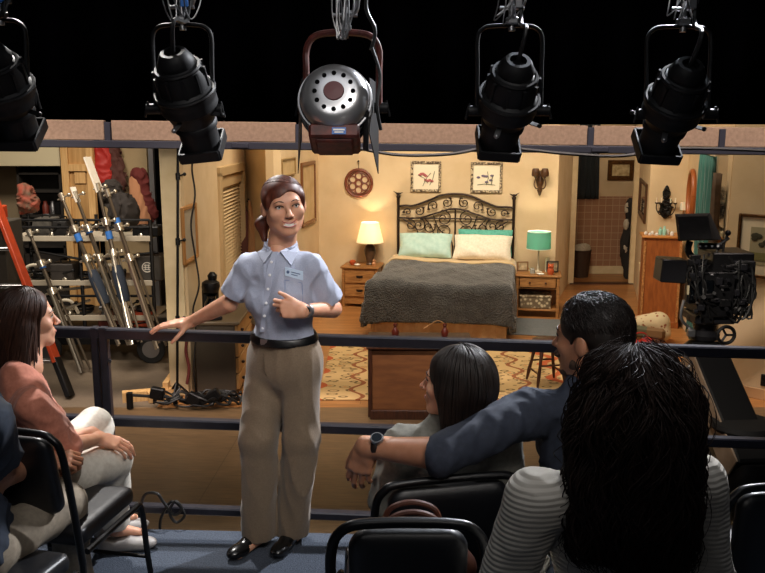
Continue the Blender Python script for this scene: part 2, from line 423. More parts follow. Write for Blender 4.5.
# bathroom
wallseg('wall_bathroom_lower', (2.6, 14.15), (4.6, 14.15), TILE, z1=1.30)
wallseg('wall_bathroom_upper', (2.6, 14.16), (4.6, 14.16), PLASTER, z0=1.30)
wallseg('wall_bathroom_right', (4.5, 14.1), (4.3, 13.3), TILE)
wallseg('wall_bathroom_left', (2.75, 13.3), (2.75, 14.1), PLASTER)
def onwall(M, s, z, off=0): return M @ Vector((s, -off, z))
def trimbar(name, M, s0, s1, z0, z1, t, m=CREAM):
    b = MB(M); b.box(((s0+s1)/2, -t/2, (z0+z1)/2), (s1-s0, t, z1-z0), bev=.004); return struct(b.build(name, m))
trimbar('baseboard_back', M_back, 0, L_back, 0, .1, .015)
trimbar('baseboard_left', M_c, 0, L_c, 0, .1, .015)
trimbar('baseboard_right', M_f, 0, L_f, 0, .10, .018, mat('baseboard_brown', '#b58d62', .5))
trimbar('baseboard_bathroom', Matrix.Translation((2.6,14.15,0)), 0, 2, 0, .13, .02)
trimbar('baseboard_nook', M_b, 0, L_b, 0, .1, .015)
# door opening: casings and jambs
def casing(name, M, s0, s1, z1, w=.09):
    b = MB(M)
    b.box((s0-w/2+.02, -.012, z1/2), (w, .03, z1), bev=.006); b.box((s1+w/2-.02, -.012, z1/2), (w, .03, z1), bev=.006)
    b.box(((s0+s1)/2, -.012, z1+w/2), (s1-s0+2*w-.04, .03, w), bev=.006)
    return struct(b.build(name, CREAM))
casing('trim_1', M_dr, .06, .97, 2.5)
b = MB(); b.box((3.45, 13.22, .0), (1.0, .16, .03), bev=.008); struct(b.build('trim_2', DARKW))
# end plank of the left set wall and its timber feet
b = MB(); b.box((-1.875, 7.56, 1.45), (.17, .045, 2.9), bev=.003); b.box((-1.83, 7.66, 1.45), (.05,.16,2.9)); struct(b.build('trim_3', CREAM))
b = MB(); b.beam((-2.35,7.36,.045), (-1.9,7.50,.045), .09, .09); b.beam((-2.12,7.36,.05), (-1.98,7.42,.05), .14, .09); b.beam((-1.98,7.45,.1),(-2.0,7.9,.1),.05,.1); tag(b.build('timber_foot', PINE), 'short pine timber blocks bracing the foot of the cream wall end', 'wood block')
# little turned cream column at the convex corner on the right
t = thing('corner_column', 'cream turned half column with a square cap against the bedroom wall corner', 'column', (3.37, 10.70, 0))
b = MB(); b.lathe([(.0,0),(.075,0),(.075,.1),(.05,.13),(.045,.2),(.06,.4),(.05,.52),(.035,.56),(.055,.6),(.055,.62),(0,.62)], 20); b.build('shaft', CREAM, t)
b = MB(); b.box((0,0,.665), (.15,.13,.09), bev=.01); b.box((0,0,.72),(.17,.15,.025), bev=.008); b.build('cap', CREAM, t)
# header beam over the set front, with its rail -------------------
HT = Matrix.Translation((0,6.0,2.40)) @ Matrix.Rotation(math.radians(.62), 4, 'Y')
b = MB(HT)
for x0, x1 in ((-6,-1.925),(-1.875,-.60),(-.56,1.42),(1.46,6)): b.box(((x0+x1)/2, 0, 0), (x1-x0, .05, .135), bev=.004)
struct(b.build('trim_4', FASCIA))
b = MB(HT); b.box((0, -.03, -.095), (12, .06, .052), bev=.006); 
for x in (-1.90, -.58, 1.44, 2.35): b.box((x, -.012, -.02), (.045, .05, .15), bev=.004)
for x in (-.98, 1.5): b.box((x, -.065, -.095), (.12, .01, .03), bev=.003)
tag(b.build('header_rail', mat('rail_grey', '#3b3c46', .4, .4, spec=.5)), 'long dark steel bar running under the pinkish header above the set', 'rail')
b = MB()
n = 160; vs = []; 
for i in range(n+1):
    x = -6.5+13*i/n
    for z in (2.46, 5.4): vs.append((x, 6.10+.05*math.sin(i*1.3), z))
b.add(vs, [(2*i, 2*i+1, 2*i+3, 2*i+2) for i in range(n)])
o = b.build('black_drape', VELVET); sm = o.modifiers.new('thick', 'SOLIDIFY'); sm.thickness = .01
tag(o, 'black pleated drape masking everything above the header', 'curtain')
# platform guard rail --------------------------------------------
def railpt(x, z): return (x, railY(x), z-.018*(x-RX0))
t = thing('guard_rail', 'dark metal guard rail with three bars along the platform edge', 'railing', (RX0, RY0, .0))
for z, h in ((1.49, .05), (1.058, .045), (.615, .04)):
    b = MB(); b.beam(railpt(-3.4, z), railpt(3.4, z), .05, h, bev=.006); b.build('bar', RAILM, t, world=True)
for x in (-3.1, -1.335, 1.02, 2.5):
    b = MB(); b.box((x-.022, railY(x), .77), (.034,.05,1.50), bev=.005); b.box((x+.02, railY(x)-.004, .77), (.04,.045,1.50), bev=.005)
    b.tube([(x+.045, railY(x)-.01, 1.36), (x+.05, railY(x)-.03, 1.36)], .008, 8)
    b.build('post', RAILM, t, world=True)
# ================================================================ BEDROOM SET
def frame_M(M, s, z): return M @ Matrix.Translation((s, 0, z))
def picture(name, label, M, s, z, w, h, fw, frame_m, mount_m, art_m, mount=.05, group=None, art=None, cat='picture', depth=.03):
    """s: centre along the wall, z: bottom"""
    R = M @ Matrix.Translation((s, -.001, z)); t = bpy.data.objects.new(name, None); COL.objects.link(t); t.matrix_world = R
    t.location = R.translation; t.rotation_euler = R.to_euler(); tag(t, label, cat, group)
    b = MB()
    for (cx, cz, sx, sz) in ((-w/2+fw/2, h/2, fw, h), (w/2-fw/2, h/2, fw, h), (0, fw/2, w-2*fw, fw), (0, h-fw/2, w-2*fw, fw)): b.box((cx, -depth/2, cz), (sx, depth, sz), bev=.006)
    b.build('frame', frame_m, t)
    b = MB(); b.box((0, -depth*.3, h/2), (w-2*fw+.004, .006, h-2*fw+.004)); b.build('mount', mount_m, t)
    if art_m:
        b = MB(); b.box((0, -depth*.3-.004, h/2), (w-2*fw-2*mount, .004, h-2*fw-2*mount)); b.build('print', art_m, t)
    if art: art(t, w, h, depth)
    return t
def s_of(M, px, py=180):
    """distance along a wall where the ray through a pixel meets it"""
    p = W(px, py, 1); d = p-Vector((0,0,CAMZ)); Mi = M.inverted(); o = Mi @ Vector((0,0,CAMZ)); dd = (Mi.to_3x3() @ d); k = -o.y/dd.y; q = o+dd*k; return q.x, q.z
FRB = mat('frame_distressed', '#4a3c2c', .6, c2='#cbb896', scale=45, bump=.3, mix=(.45,.6))
CREAMP = mat('print_paper', '#e9dcc0', .8)
def floral(t, w, h, d, kind=0):
    rnd = random.Random(5+kind); b = MB(); g = MB(); y = -d*.3-.009
    if kind == 0:
        stems = [[(-.03,.09),(.0,.16),(.05,.22)], [(-.08,.2),(-.02,.17),(.02,.12)], [(.04,.1),(.07,.16),(.09,.24)]]
    else:
        stems = [[(-.09,.11),(-.02,.12),(.09,.11)], [(.0,.11),(.02,.18),(.01,.24)], [(.05,.11),(.055,.17),(.07,.21)]]
    for st in stems:
        g.tube([(p[0]*1.35, y, (p[1]-.17)*1.4+.19) for p in st], .004, 5)
    for k in range(9 if kind == 0 else 7):
        x, z = ((-.06+.03*k*.5, .2+.012*math.sin(k)) if k < 5 else (.0+.02*(k-5), .14+.01*(k % 2))) if kind == 0 else (rnd.uniform(-.08,.09), rnd.uniform(.11,.22))
        b.sphere((x*1.35, y, (z-.17)*1.4+.19), .02, 5, (1.3, .15, .8))
    g.build('print', mat('ink_green', '#55604a', .8), t); b.build('print', mat('ink_pink' if kind == 0 else 'ink_violet', '#a85b5b' if kind == 0 else '#6f6478', .8), t)
for i, (x0, x1, y0, y1) in enumerate(((411,441,161,192), (471,502,162,193))):
    sa, zt = s_of(M_back, x0, y0); sb, zb = s_of(M_back, x1, y1)
    picture('framed_print', ['square framed botanical print with red blossom, above the left half of the headboard', 'square framed print of a violet waterside plant, above the right half of the headboard'][i], M_back, (sa+sb)/2, zb, sb-sa, zt-zb, .035, FRB, CREAMP, None, art=lambda t, w, h, d, i=i: floral(t, w, h, d, i), group='square botanical prints over the bed')
# round carved fretwork medallion
sa, zc = s_of(M_back, 359, 183)
T = M_back @ Matrix.Translation((sa, -.02, zc))
t = thing('wall_medallion', 'round carved reddish wooden fretwork medallion hanging left of the bed prints', 'wall decoration', T.translation, 0); t.rotation_euler = T.to_euler()
RX = Matrix.Rotation(PI/2, 4, 'X'); REDW = mat('red_carved_wood', '#7a3b1f', .5, c2='#5c2a16', scale=20)
b = MB(); b.torus((0,0,0), .185, .022, 40, 8, RX); b.torus((0,0,0), .15, .008, 40, 6, RX); b.torus((0,0,0), .045, .014, 20, 6, RX); b.build('ring', REDW, t)
for k in range(6):
    a = k*PI/3+.5; b = MB(); b.torus((.098*math.cos(a), 0, .098*math.sin(a)), .048, .011, 16, 6, RX); b.build('petal', REDW, t)
b = MB(); b.lathe([(0,0),(.19,0),(.19,.006),(0,.006)], 36, Matrix.Translation((0,.014,0)) @ RX); b.build('backing', mat('medallion_back', '#d8c09a', .8), t)
b = MB(); b.tube([(0,0,.19),(.0,.005,.3)], .004, 6); b.sphere((0,-.01,.30), .015, 6); b.build('hanger', IRON, t)
# wooden two-light wall sconce right of the bed
sa, zc = s_of(M_back, 540, 180); T = M_back @ Matrix.Translation((sa, 0, zc-.2))
t = thing('wall_sconce', 'carved wooden wall sconce with two small dark shades right of the bed', 'wall lamp', T.translation); t.rotation_euler = T.to_euler()
CW = mat('carved_sconce_wood', '#5b3a1d', .5, c2='#3b2411', scale=30, bump=.2)
b = MB(); b.lathe([(0,-.01),(.014,0),(.02,.03),(.035,.06),(.03,.1),(.05,.16),(.055,.2),(.03,.24),(.035,.28),(.02,.31),(0,.33)], 12, Matrix.Translation((0,-.03,0))); b.sphere((0,-.03,.26), .045, 6, (1.2,.6,.5)); b.build('back_plate', CW, t)
for s in (-1,1):
    b = MB(); b.tube(smooth_path([(0,-.05,.12),(.045*s,-.11,.09),(.075*s,-.12,.15),(.055*s,-.12,.24)]), .008, 6); b.build('arm', CW, t)
    b = MB(); b.lathe([(.045,.255),(.055,.27),(.05,.33),(.04,.36),(.036,.36),(.045,.33),(.05,.27)], 14, Matrix.Translation((.06*s,-.12,0))); b.sphere((.06*s,-.12,.25), .02, 6); b.build('shade', CW, t)
# ---------------------------------------------------------------- bed
BT = Vector((.985,-.173,0)); BN = Vector((-.173,-.985,0))
bx, bz_ = s_of(M_back, 455, 250)
Bc = M_back @ Vector((bx, -.04, 0)); BR = math.atan2(-.173, .985)
bed = thing('double_bed', 'double bed with curled iron headboard under a charcoal comforter', 'bed', Bc, BR)
# local: x along the wall, y = -distance from the wall
hb = MB(); HW = .79
for s in (-1,1):
    p = MB(); p.tube([(s*HW, 0, 0), (s*HW, 0, 1.47)], .019, 10); p.sphere((s*HW,0,1.49), .03, 6)
    p.tube(smooth_path([(s*HW,0,1.5),(s*(HW-.03),-.01,1.53),(s*(HW+.035),-.0,1.555),(s*(HW+.06),0,1.54)]), [.012]*18+[.004], 6) if False else None
    p.sphere((s*HW,0,1.53), .022, 6, (1.7,.7,.8)); p.tube([(s*(HW+.02),0,1.535),(s*(HW+.07),0,1.565)], [.012,.003], 6); p.tube([(s*(HW-.02),0,1.53),(s*(HW-.06),0,1.55)], [.01,.003], 6)
    p.build('headboard_post', IRON, bed)
def arc(x0, z0, x1, z1, rise, n=16): return [(x0+(x1-x0)*i/n, 0, z0+(z1-z0)*i/n+rise*math.sin(PI*i/n)) for i in range(n+1)]
top = [(-HW,0,1.36)]+[(-HW+HW*.9*t, 0, 1.37+.0*t) for t in (.15,.3)]+[(-.38,0,1.44),(-.2,0,1.515),(0,0,1.54),(.2,0,1.515),(.38,0,1.44),(HW*.7,0,1.375),(HW*.88,0,1.37),(HW,0,1.36)]
hb.tube(smooth_path(top), .015, 8); hb.tube(smooth_path([(-HW,0,1.2),(-.5,0,1.2),(-.3,0,1.26),(0,0,1.335),(.3,0,1.26),(.5,0,1.2),(HW,0,1.2)]), .013, 8)
hb.tube([(-HW,0,1.2),(HW,0,1.2)], .01, 8); hb.tube([(-HW,0,.60),(HW,0,.60)], .012, 8)
def scroll(cx, cz, r, turns, a0, sgn, n=26): return [(cx+sgn*r*(1-.85*i/n)*math.cos(a0+turns*2*PI*i/n), 0, cz+r*(1-.85*i/n)*math.sin(a0+turns*2*PI*i/n)) for i in range(n+1)]
for s in (-1,1):
    for (cx, cz, r, tu, a0) in ((.12,1.42,.075,1.3,2.2),(.30,1.37,.08,1.2,-.6),(.50,1.30,.07,1.3,2.5),(.66,1.28,.055,1.2,0),(.16,1.20,.11,1.4,1.5),(.14,1.02,.12,1.5,-1.5),(.5,1.1,.09,1.4,2.0),(.36,1.08,.09,1.3,2.8),(.42,.9,.11,1.3,.4),(.62,1.10,.08,1.3,1.4),(.66,.92,.09,1.2,-1),(.25,.8,.1,1.2,1)):
        pts = scroll(cx*s, cz, r, tu, a0, s); hb.tube(pts, .0085, 6)
        hb.sphere(pts[0], .016, 5, (1.6,.5,.8))
    hb.tube(smooth_path([(.02*s,0,.62),(.05*s,0,.9),(.22*s,0,1.05),(.3*s,0,1.24)]), .009, 6)
    hb.tube(smooth_path([(.72*s,0,.62),(.58*s,0,.8),(.52*s,0,1.02),(.72*s,0,1.18)]), .009, 6)
    hb.tube(smooth_path([(.4*s,0,.62),(.52*s,0,.8),(.3*s,0,1.0),(.44*s,0,1.22)]), .008, 6)
hb.tube([(0,0,.6),(0,0,1.33)], .011, 6)
hb.build('headboard', IRON, bed)
b = MB(); b.box((0,-1.03,.34), (1.46,1.92,.20), bev=.02); b.build('box_spring', mat('bed_skirt', '#c9a57c', .9, c2='#bb9468', scale=14, bump=.2), bed)
b = MB()   # pleated skirt round the base
rim = []
for i in range(41): rim.append((-.77, -.05-1.99*i/40))
for i in range(1,31): rim.append((-.77+1.54*i/30, -2.04))
for i in range(1,41): rim.append((.77, -2.04+1.99*i/40))
vs = []
for i, (x, y) in enumerate(rim):
    o = .010*math.sin(i*2.1); vs += [(x+(o if abs(x) > .76 else 0), y+(o if y < -2.03 else 0), .40), (x*1.01+(o*1.6 if abs(x) > .76 else 0), y*1.004+(o*1.6 if y < -2.03 else 0), .03)]
b.add(vs, [(2*i, 2*i+2, 2*i+3, 2*i+1) for i in range(len(rim)-1)]); b.build('bed_skirt', MATS['bed_skirt'], bed)
b = MB(); b.box((0,-1.03,.545), (1.50,1.96,.21), bev=.05); b.build('mattress', mat('mattress_white', '#e6dcc8', .9), bed)
def quilt(name, x0, x1, y0, y1, zt, drop, m, seed, grid=64, fl=.05, puff=.012):
    """cloth lying on the bed and falling over both sides and the foot"""
    nx, ny = grid, grid; vs = []; hw = .755; foot = -2.05
    for j in range(ny+1):
        for i in range(nx+1):
            u = x0+(x1-x0)*i/nx; v = y0+(y1-y0)*j/ny
            ex = max(0, abs(u)-hw); ey = max(0, foot-v) ; s = 1 if u > 0 else -1
            R = .10
            def fold(e):
                a = min(e/R, PI/2); return R*math.sin(a), (R*(1-math.cos(a)))+max(0, e-R*PI/2)
            hx, dx = fold(ex); hy, dy = fold(ey); d = max(dx, dy) if (ex > 0 and ey > 0) else dx+dy
            x = (u if ex == 0 else s*(hw+hx)); y = (v if ey == 0 else foot-hy)
            w = min(d/.25, 1)
            rip = (math.sin(v*9+seed+2*math.sin(v*3))*.5+math.sin(v*17+u*3)*.3)*fl*w
            rip2 = (math.sin(u*8+seed)*.5+math.sin(u*15+1)*.3)*fl*w
            if ex > 0: x += s*(.0*w+rip)
            if ey > 0: y -= .01*w+rip2
            z = zt-d+puff*(math.sin(u*11+seed)*math.sin(v*9)+.6*math.sin(u*23+v*5)*math.sin(v*19+u*4))*(1-w*.5)+.02*math.sin(u*3+1)*math.sin(v*4)
            vs.append((x, y, max(z, zt-drop-.03+.02*math.sin(u*5+v*4))))
    fs = [(j*(nx+1)+i, j*(nx+1)+i+1, (j+1)*(nx+1)+i+1, (j+1)*(nx+1)+i) for j in range(ny) for i in range(nx)]
    o = mesh_obj(name, vs, fs, m, None); o.location = bed.location + Matrix.Rotation(BR, 3, 'Z') @ Vector(o.location)
    o.rotation_euler = (0,0,BR)
    sm = o.modifiers.new('t', 'SOLIDIFY'); sm.thickness = .03; sm.offset = 1; return o
COMF = mat('charcoal_comforter', '#3a3937', .9, c2='#2c2b2a', scale=9, kind='voronoi', bump=.8, bscale=55, sheen=.4)
o = quilt('comforter', -1.36, 1.36, -.52, -2.58, .69, .50, COMF, 1.0, 84, .05); tag(o, 'charcoal quilted comforter spread over the bed', 'comforter')
b_ = quilt('blanket', -1.12, 1.12, -.30, -.60, .715, .32, mat('beige_blanket', '#cdb184', .9, bump=.3, bscale=60, sheen=.3), 2.0, 50, .02, .008); tag(b_, 'beige blanket folded back over the top of the charcoal comforter', 'blanket')
def pillow(name, label, x, y, z, w, h, t, tilt, m, rz=0, group='pillows on the bed'):
    n = 26; vs = []
    for sgn in (1,-1):
        for j in range(n+1):
            for i in range(n+1):
                u = -1+2*i/n; v = -1+2*j/n; e = max(0, (1-u**4)*(1-v**4))**.55
                px = u*w/2*(1-.06*(1-abs(v))**1); pz = v*h/2*(1-.07*(1-u*u)*0+.03*abs(u)); py = sgn*t/2*e*(1+.12*math.sin(u*5+v*3)*e)+.006*math.sin(u*9+v*7)*e
                vs.append((px, py, pz))
    N = (n+1)**2; fs = [(j*(n+1)+i, j*(n+1)+i+1, (j+1)*(n+1)+i+1, (j+1)*(n+1)+i) for j in range(n) for i in range(n)]
    fs = [tuple(reversed(f)) for f in fs]+[tuple(k+N for k in f) for f in fs]
    R = Matrix.Translation((x,y,z)) @ Matrix.Rotation(rz, 4, 'Z') @ Matrix.Rotation(tilt, 4, 'X')
    vs = [tuple(R @ Vector(p)) for p in vs]; o = mesh_obj(name, vs, fs, m, None)
    c = Vector(o.location); o.location = bed.location+Matrix.Rotation(BR,3,'Z') @ c; o.rotation_euler = (0,0,BR); tag(o, label, 'pillow', group)
TEALP = mat('teal_pillowcase', '#5fae9c', .85, c2='#4e9a88', scale=30, bump=.1)
MINT = mat('mint_pillowcase', '#b9d3c8', .85, c2='#a8c8bd', scale=20, bump=.1)
WHP = mat('white_pillowcase', '#e8decb', .85, c2='#ddd0b8', scale=40, bump=.1)
pillow('pillow', 'mint green pillow at the left of the headboard', -.37, -.32, .865, .72, .36, .19, -.66, MINT, .03)
pillow('pillow', 'white pillow at the right of the headboard', .40, -.34, .86, .78, .36, .19, -.66, WHP, -.03)
pillow('pillow', 'teal pillow standing behind the white pillow on the right', .42, -.16, .90, .74, .36, .13, -.4, TEALP, 0)
# ---------------------------------------------------------------- nightstands
def handle(parent, x, y, z, w=.07, m=IRON, name='handle'):
    b = MB(); b.tube(smooth_path([(x-w/2,y,z),(x-w/2,y-.018,z-.008),(x,y-.022,z-.016),(x+w/2,y-.018,z-.008),(x+w/2,y,z)], 4), .004, 6); b.sphere((x-w/2,y,z), .009, 5); b.sphere((x+w/2,y,z), .009, 5)
    b.box((x,y-.001,z), (w*1.3,.003,.03), bev=.001); b.build(name, m, parent)
def put(M, s, off): p = M @ Vector((s, -off, 0)); return p, math.atan2(M[1][0], M[0][0])
p, r = put(M_back, s_of(M_back, 362, 290)[0]+.06, .25)
t = thing('nightstand', 'oak nightstand with two drawers left of the bed', 'nightstand', p, r)
w, h, d = .50, .56, .42
b = MB(); b.box((0,0,.31), (w-.03,d-.03,.44), bev=.004)
for sx in (-1,1):
    for sy in (-1,1): b.box((sx*(w/2-.02), sy*(d/2-.02), .27), (.035,.035,.54), bev=.004)
b.box((0,-d/2+.02,.07), (w-.06,.02,.05)); b.build('body', OAK, t)
b = MB(); b.box((0,0,h-.012), (w+.04,d+.03,.026), bev=.006); b.build('top', OAK, t)
for k in range(2):
    b = MB(); b.box((0,-d/2+.005,.42-.19*k), (w-.09,.02,.165), bev=.004); o = b.build('drawer', OAK, t); handle(o, 0, -d/2-.006, .425-.19*k)
NS1 = p; NR = r
p, r = put(M_back, s_of(M_back, 541, 300)[0]-.06, .50)
t = thing('nightstand', 'open oak nightstand with one drawer and a low shelf right of the bed', 'nightstand', p, r)
w, h, d = .56, .56, .42
b = MB(); b.box((0,0,h-.012), (w+.04,d+.03,.026), bev=.006); b.build('top', OAK, t)
b = MB()
for sx in (-1,1):
    for sy in (-1,1): b.box((sx*(w/2-.02), sy*(d/2-.02), .27), (.04,.04,.54), bev=.004)
b.box((0,d/2-.015,.3), (w-.06,.012,.46)); b.box((-w/2+.02,0,.46), (.02,d-.08,.14)); b.box((w/2-.02,0,.46), (.02,d-.08,.14)); b.box((0,0,.385),(w-.06,d-.04,.015)); b.build('body', OAK, t)
b = MB(); b.box((0,-d/2+.012,.465), (w-.10,.02,.13), bev=.004); o = b.build('drawer', OAK, t)
for sx in (-1,1): bb = MB(); bb.sphere((sx*.1,-d/2-.012,.465), .013, 6); bb.build('knob', DARKW, o)
b = MB(); b.box((0,0,.10), (w-.03,d-.03,.022), bev=.003); b.build('shelf', OAK, t)
NS2 = p
b = MB(Matrix.Translation(p) @ Matrix.Rotation(r, 4, 'Z')); b.box((-.02,-.02,.112+.075), (.40,.30,.15), bev=.01); b.box((-.02,-.02,.112+.16), (.41,.31,.03), bev=.006)
tag(b.build('patterned_box', mat('box_floral', '#cdbb98', .8, c2='#6b5a44', scale=22, kind='voronoi', mix=(.2,.5))), 'patterned storage box on the low shelf of the right nightstand', 'box')
def loc_on(p, r, x, y, z): return Vector(p)+Matrix.Rotation(r, 3, 'Z') @ Vector((x, y, z))
def glow(name, c, s): return mat(name, c, .8, emit=c, estr=s)
def shade_mat(name, c, s):
    m = mat(name, c, .8); nt = m.node_tree; b = nt.nodes['Principled BSDF']; tl = nt.nodes.new('ShaderNodeBsdfTranslucent'); tl.inputs[0].default_value = (*lin(c), 1)
    mx = nt.nodes.new('ShaderNodeMixShader'); mx.inputs[0].default_value = s; nt.links.new(b.outputs[0], mx.inputs[1]); nt.links.new(tl.outputs[0], mx.inputs[2]); nt.links.new(mx.outputs[0], nt.nodes['Material Output'].inputs[0]); return m
def bulb(parent, z, power, col, r=.03):
    d = bpy.data.lights.new('bulb_light', 'POINT'); d.energy = power; d.color = col; d.shadow_soft_size = r
    o = bpy.data.objects.new('bulb_light', d); COL.objects.link(o); o.parent = parent; o.location = (0,0,z)
q = loc_on(NS1, NR, .10, .03, .561)
t = thing('table_lamp', 'table lamp with a brown ceramic base and cream empire shade', 'table lamp', q)
b = MB(); b.lathe([(0,0),(.055,0),(.058,.012),(.045,.03),(.055,.08),(.078,.15),(.082,.20),(.066,.25),(.036,.285),(.028,.295),(0,.295)], 24); b.build('base', mat('brown_ceramic', '#5c4432', .35, c2='#46321f', scale=12), t)
b = MB(); b.cyl((0,0,.29), (0,0,.36), .008); b.build('stem', BRASS, t)
b = MB(); b.lathe([(.185,.31),(.183,.312),(.115,.585),(.117,.588),(.118,.585),(.188,.31),(.185,.31)], 32); b.build('lamp_shade', shade_mat('cream_shade', '#f6ecd8', .5), t)
bulb(t, .43, 19, (1, .80, .56))
q = loc_on(NS2, NR, .0, .05, .561)
t = thing('table_lamp', 'slim table lamp with a teal drum shade on the right nightstand', 'table lamp', q)
b = MB(); b.lathe([(0,0),(.06,0),(.06,.012),(.02,.02),(.012,.04),(.018,.06),(.010,.09),(.008,.27),(.02,.28),(.008,.29),(0,.3)], 20); b.build('base', mat('pale_glass_lamp', '#c9bda4', .25), t)
b = MB(); b.lathe([(.155,.31),(.148,.53),(.150,.533),(.152,.53),(.159,.31),(.155,.308)], 32); b.build('lamp_shade', shade_mat('teal_shade', '#6fa595', .42), t)
for z, rr in ((.533,.15),(.31,.157)): b = MB(); b.torus((0,0,z), rr, .004, 32, 6); b.build('trim_band', PAPER, t)
bulb(t, .42, 8, (1, .80, .55))
def small(name, label, cat, p, builder, m, group=None):
    t = thing(name, label, cat, p, 0, group); b = MB(); builder(b); b.build('body', m, t); return t
AMB = mat('amber_glass', '#b5522c', .25)
small('ornament', 'small red apple-shaped ornament at the left end of the left nightstand', 'ornament', loc_on(NS1,NR,-.13,-.05,.561), lambda b: b.lathe([(0,0),(.025,0),(.045,.03),(.045,.055),(.025,.07),(.008,.062),(0,.06)],14), AMB)
small('ornament', 'small tan figurine beside the base of the cream-shaded lamp', 'ornament', loc_on(NS1,NR,.17,-.06,.561), lambda b: (b.lathe([(0,0),(.025,0),(.03,.03),(.015,.05),(.022,.07),(.01,.09),(0,.095)],12)), mat('tan_ceramic','#b07a4e',.5))
small('trinket_dish', 'small white dish at the front of the left nightstand', 'dish', loc_on(NS1,NR,-.05,-.12,.561), lambda b: b.lathe([(0,0),(.03,0),(.045,.02),(.042,.022),(.028,.006),(0,.005)],16), WHITE)
small('owl_figurine', 'rust-coloured owl figurine at the front of the right nightstand', 'figurine', loc_on(NS2,NR,.16,-.13,.561), lambda b: (b.lathe([(0,0),(.03,0),(.042,.03),(.044,.06),(.034,.085),(.04,.10),(.036,.125),(.02,.14),(0,.142)],16), b.sphere((-.018,-.03,.11),.014,6), b.sphere((.018,-.03,.11),.014,6), b.tube([(-.03,0,.13),(-.032,0,.15)],[.01,.003],6), b.tube([(.03,0,.13),(.032,0,.15)],[.01,.003],6)), AMB)
t = small('photo_frame', 'dark photo frame leaning at the left end of the right nightstand', 'photo frame', loc_on(NS2,NR,-.2,.05,.562), lambda b: b.box((0,0,.07),(.15,.02,.13),bev=.005), mat('frame_brown','#7b5b3a',.5))
b = MB(); b.box((0,-.0112,.07), (.11,.003,.09)); b.build('photo', mat('photo_print','#cbb894',.4,c2='#8f7c60',scale=20), t)
t = small('photo_frame', 'dark framed photo standing behind the owl figurine', 'photo frame', loc_on(NS2,NR,.185,.02,.562), lambda b: b.box((0,0,.08),(.16,.02,.15),bev=.005), mat('frame_black','#2a221b',.5))
b = MB(); b.box((0,-.0112,.08), (.12,.003,.11)); b.build('photo', mat('photo_print_b','#b7a584',.4,c2='#5f5240',scale=18), t)
small('clear_jar', 'small clear jar beside the base of the teal-shaded lamp', 'jar', loc_on(NS2,NR,-.07,-.07,.561), lambda b: b.lathe([(0,0),(.032,0),(.034,.05),(.025,.06),(.025,.07),(0,.07)],14), mat('jar_glass','#c9cdc4',.15,trans=.6))
small('candle', 'white candle behind the jar on the right nightstand', 'candle', loc_on(NS2,NR,.12,.12,.561), lambda b: b.lathe([(0,0),(.03,0),(.03,.18),(.02,.185),(0,.18)],14), mat('wax','#eadfc6',.5,sub=.2))
small('tissue_dish', 'flat white saucer in front of the teal-shaded lamp', 'dish', loc_on(NS2,NR,.03,-.15,.561), lambda b: b.lathe([(0,0),(.03,0),(.05,.012),(.048,.014),(.028,.004),(0,.004)],16), WHITE)
# ---------------------------------------------------------------- rugs
def rug_mat():
    m = bpy.data.materials.new('serpentine_rug'); m.use_nodes = True; nt = m.node_tree; N = nt.nodes; L = nt.links; b = N['Principled BSDF']; b.inputs['Roughness'].default_value = .95
    tc = N.new('ShaderNodeTexCoord'); sp = N.new('ShaderNodeSeparateXYZ'); L.new(tc.outputs['Object'], sp.inputs[0])
    def mth(op, a, bb=None):
        n = N.new('ShaderNodeMath'); n.operation = op
        for i, q in enumerate((a, bb)):
            if q is None: continue
            if isinstance(q, (int, float)): n.inputs[i].default_value = q
            else: L.new(q, n.inputs[i])
        return n.outputs[0]
    x, y = sp.outputs[0], sp.outputs[1]
    def serp(off, per, amp, fr, wd):
        w = mth('ADD', x, mth('MULTIPLY', mth('SINE', mth('MULTIPLY', y, fr)), amp)); w = mth('ADD', w, off)
        fq = mth('FRACT', mth('DIVIDE', w, per)); return mth('LESS_THAN', mth('ABSOLUTE', mth('SUBTRACT', fq, .5)), wd/per)
    v = N.new('ShaderNodeTexVoronoi'); v.feature = 'F1'; v.inputs['Scale'].default_value = 1
    mp = N.new('ShaderNodeMapping'); mp.inputs['Scale'].default_value = (7, 12, 1); L.new(tc.outputs['Object'], mp.inputs[0]); L.new(mp.outputs[0], v.inputs['Vector'])
    ring = mth('MULTIPLY', mth('GREATER_THAN', v.outputs['Distance'], .30), mth('LESS_THAN', v.outputs['Distance'], .42))
    dot = mth('LESS_THAN', v.outputs['Distance'], .14)
    def mixc(f, a, c):
        n = N.new('ShaderNodeMix'); n.data_type = 'RGBA'; L.new(f, n.inputs[0])
        if isinstance(a, str): n.inputs[6].default_value = (*lin(a), 1)
        else: L.new(a, n.inputs[6])
        n.inputs[7].default_value = (*lin(c), 1); return n.outputs[2]
    c = mixc(ring, '#c6a571', '#6f5a35'); c = mixc(dot, c, '#c4793c'); c = mixc(serp(.12, .80, .08, 13, .055), c, '#b0552a'); c = mixc(serp(.5, .80, .06, 15, .022), c, '#8a4f2a')
    L.new(c, b.inputs['Base Color']); return m
b = MB(); b.box((.66, 8.42, .006), (2.5, 2.06, .012), bev=.003); tag(b.build('patterned_rug', rug_mat()), 'cream area rug with rust serpentine bands in front of the bed', 'rug')
b = MB(); b.box((2.1, 10.22, .005), (1.5, .9, .010), rz=BR, bev=.003); tag(b.build('grey_rug', mat('grey_rug', '#6d7070', .95, c2='#5d6163', scale=50, bump=.3)), 'grey blue rug in front of the right nightstand', 'rug')
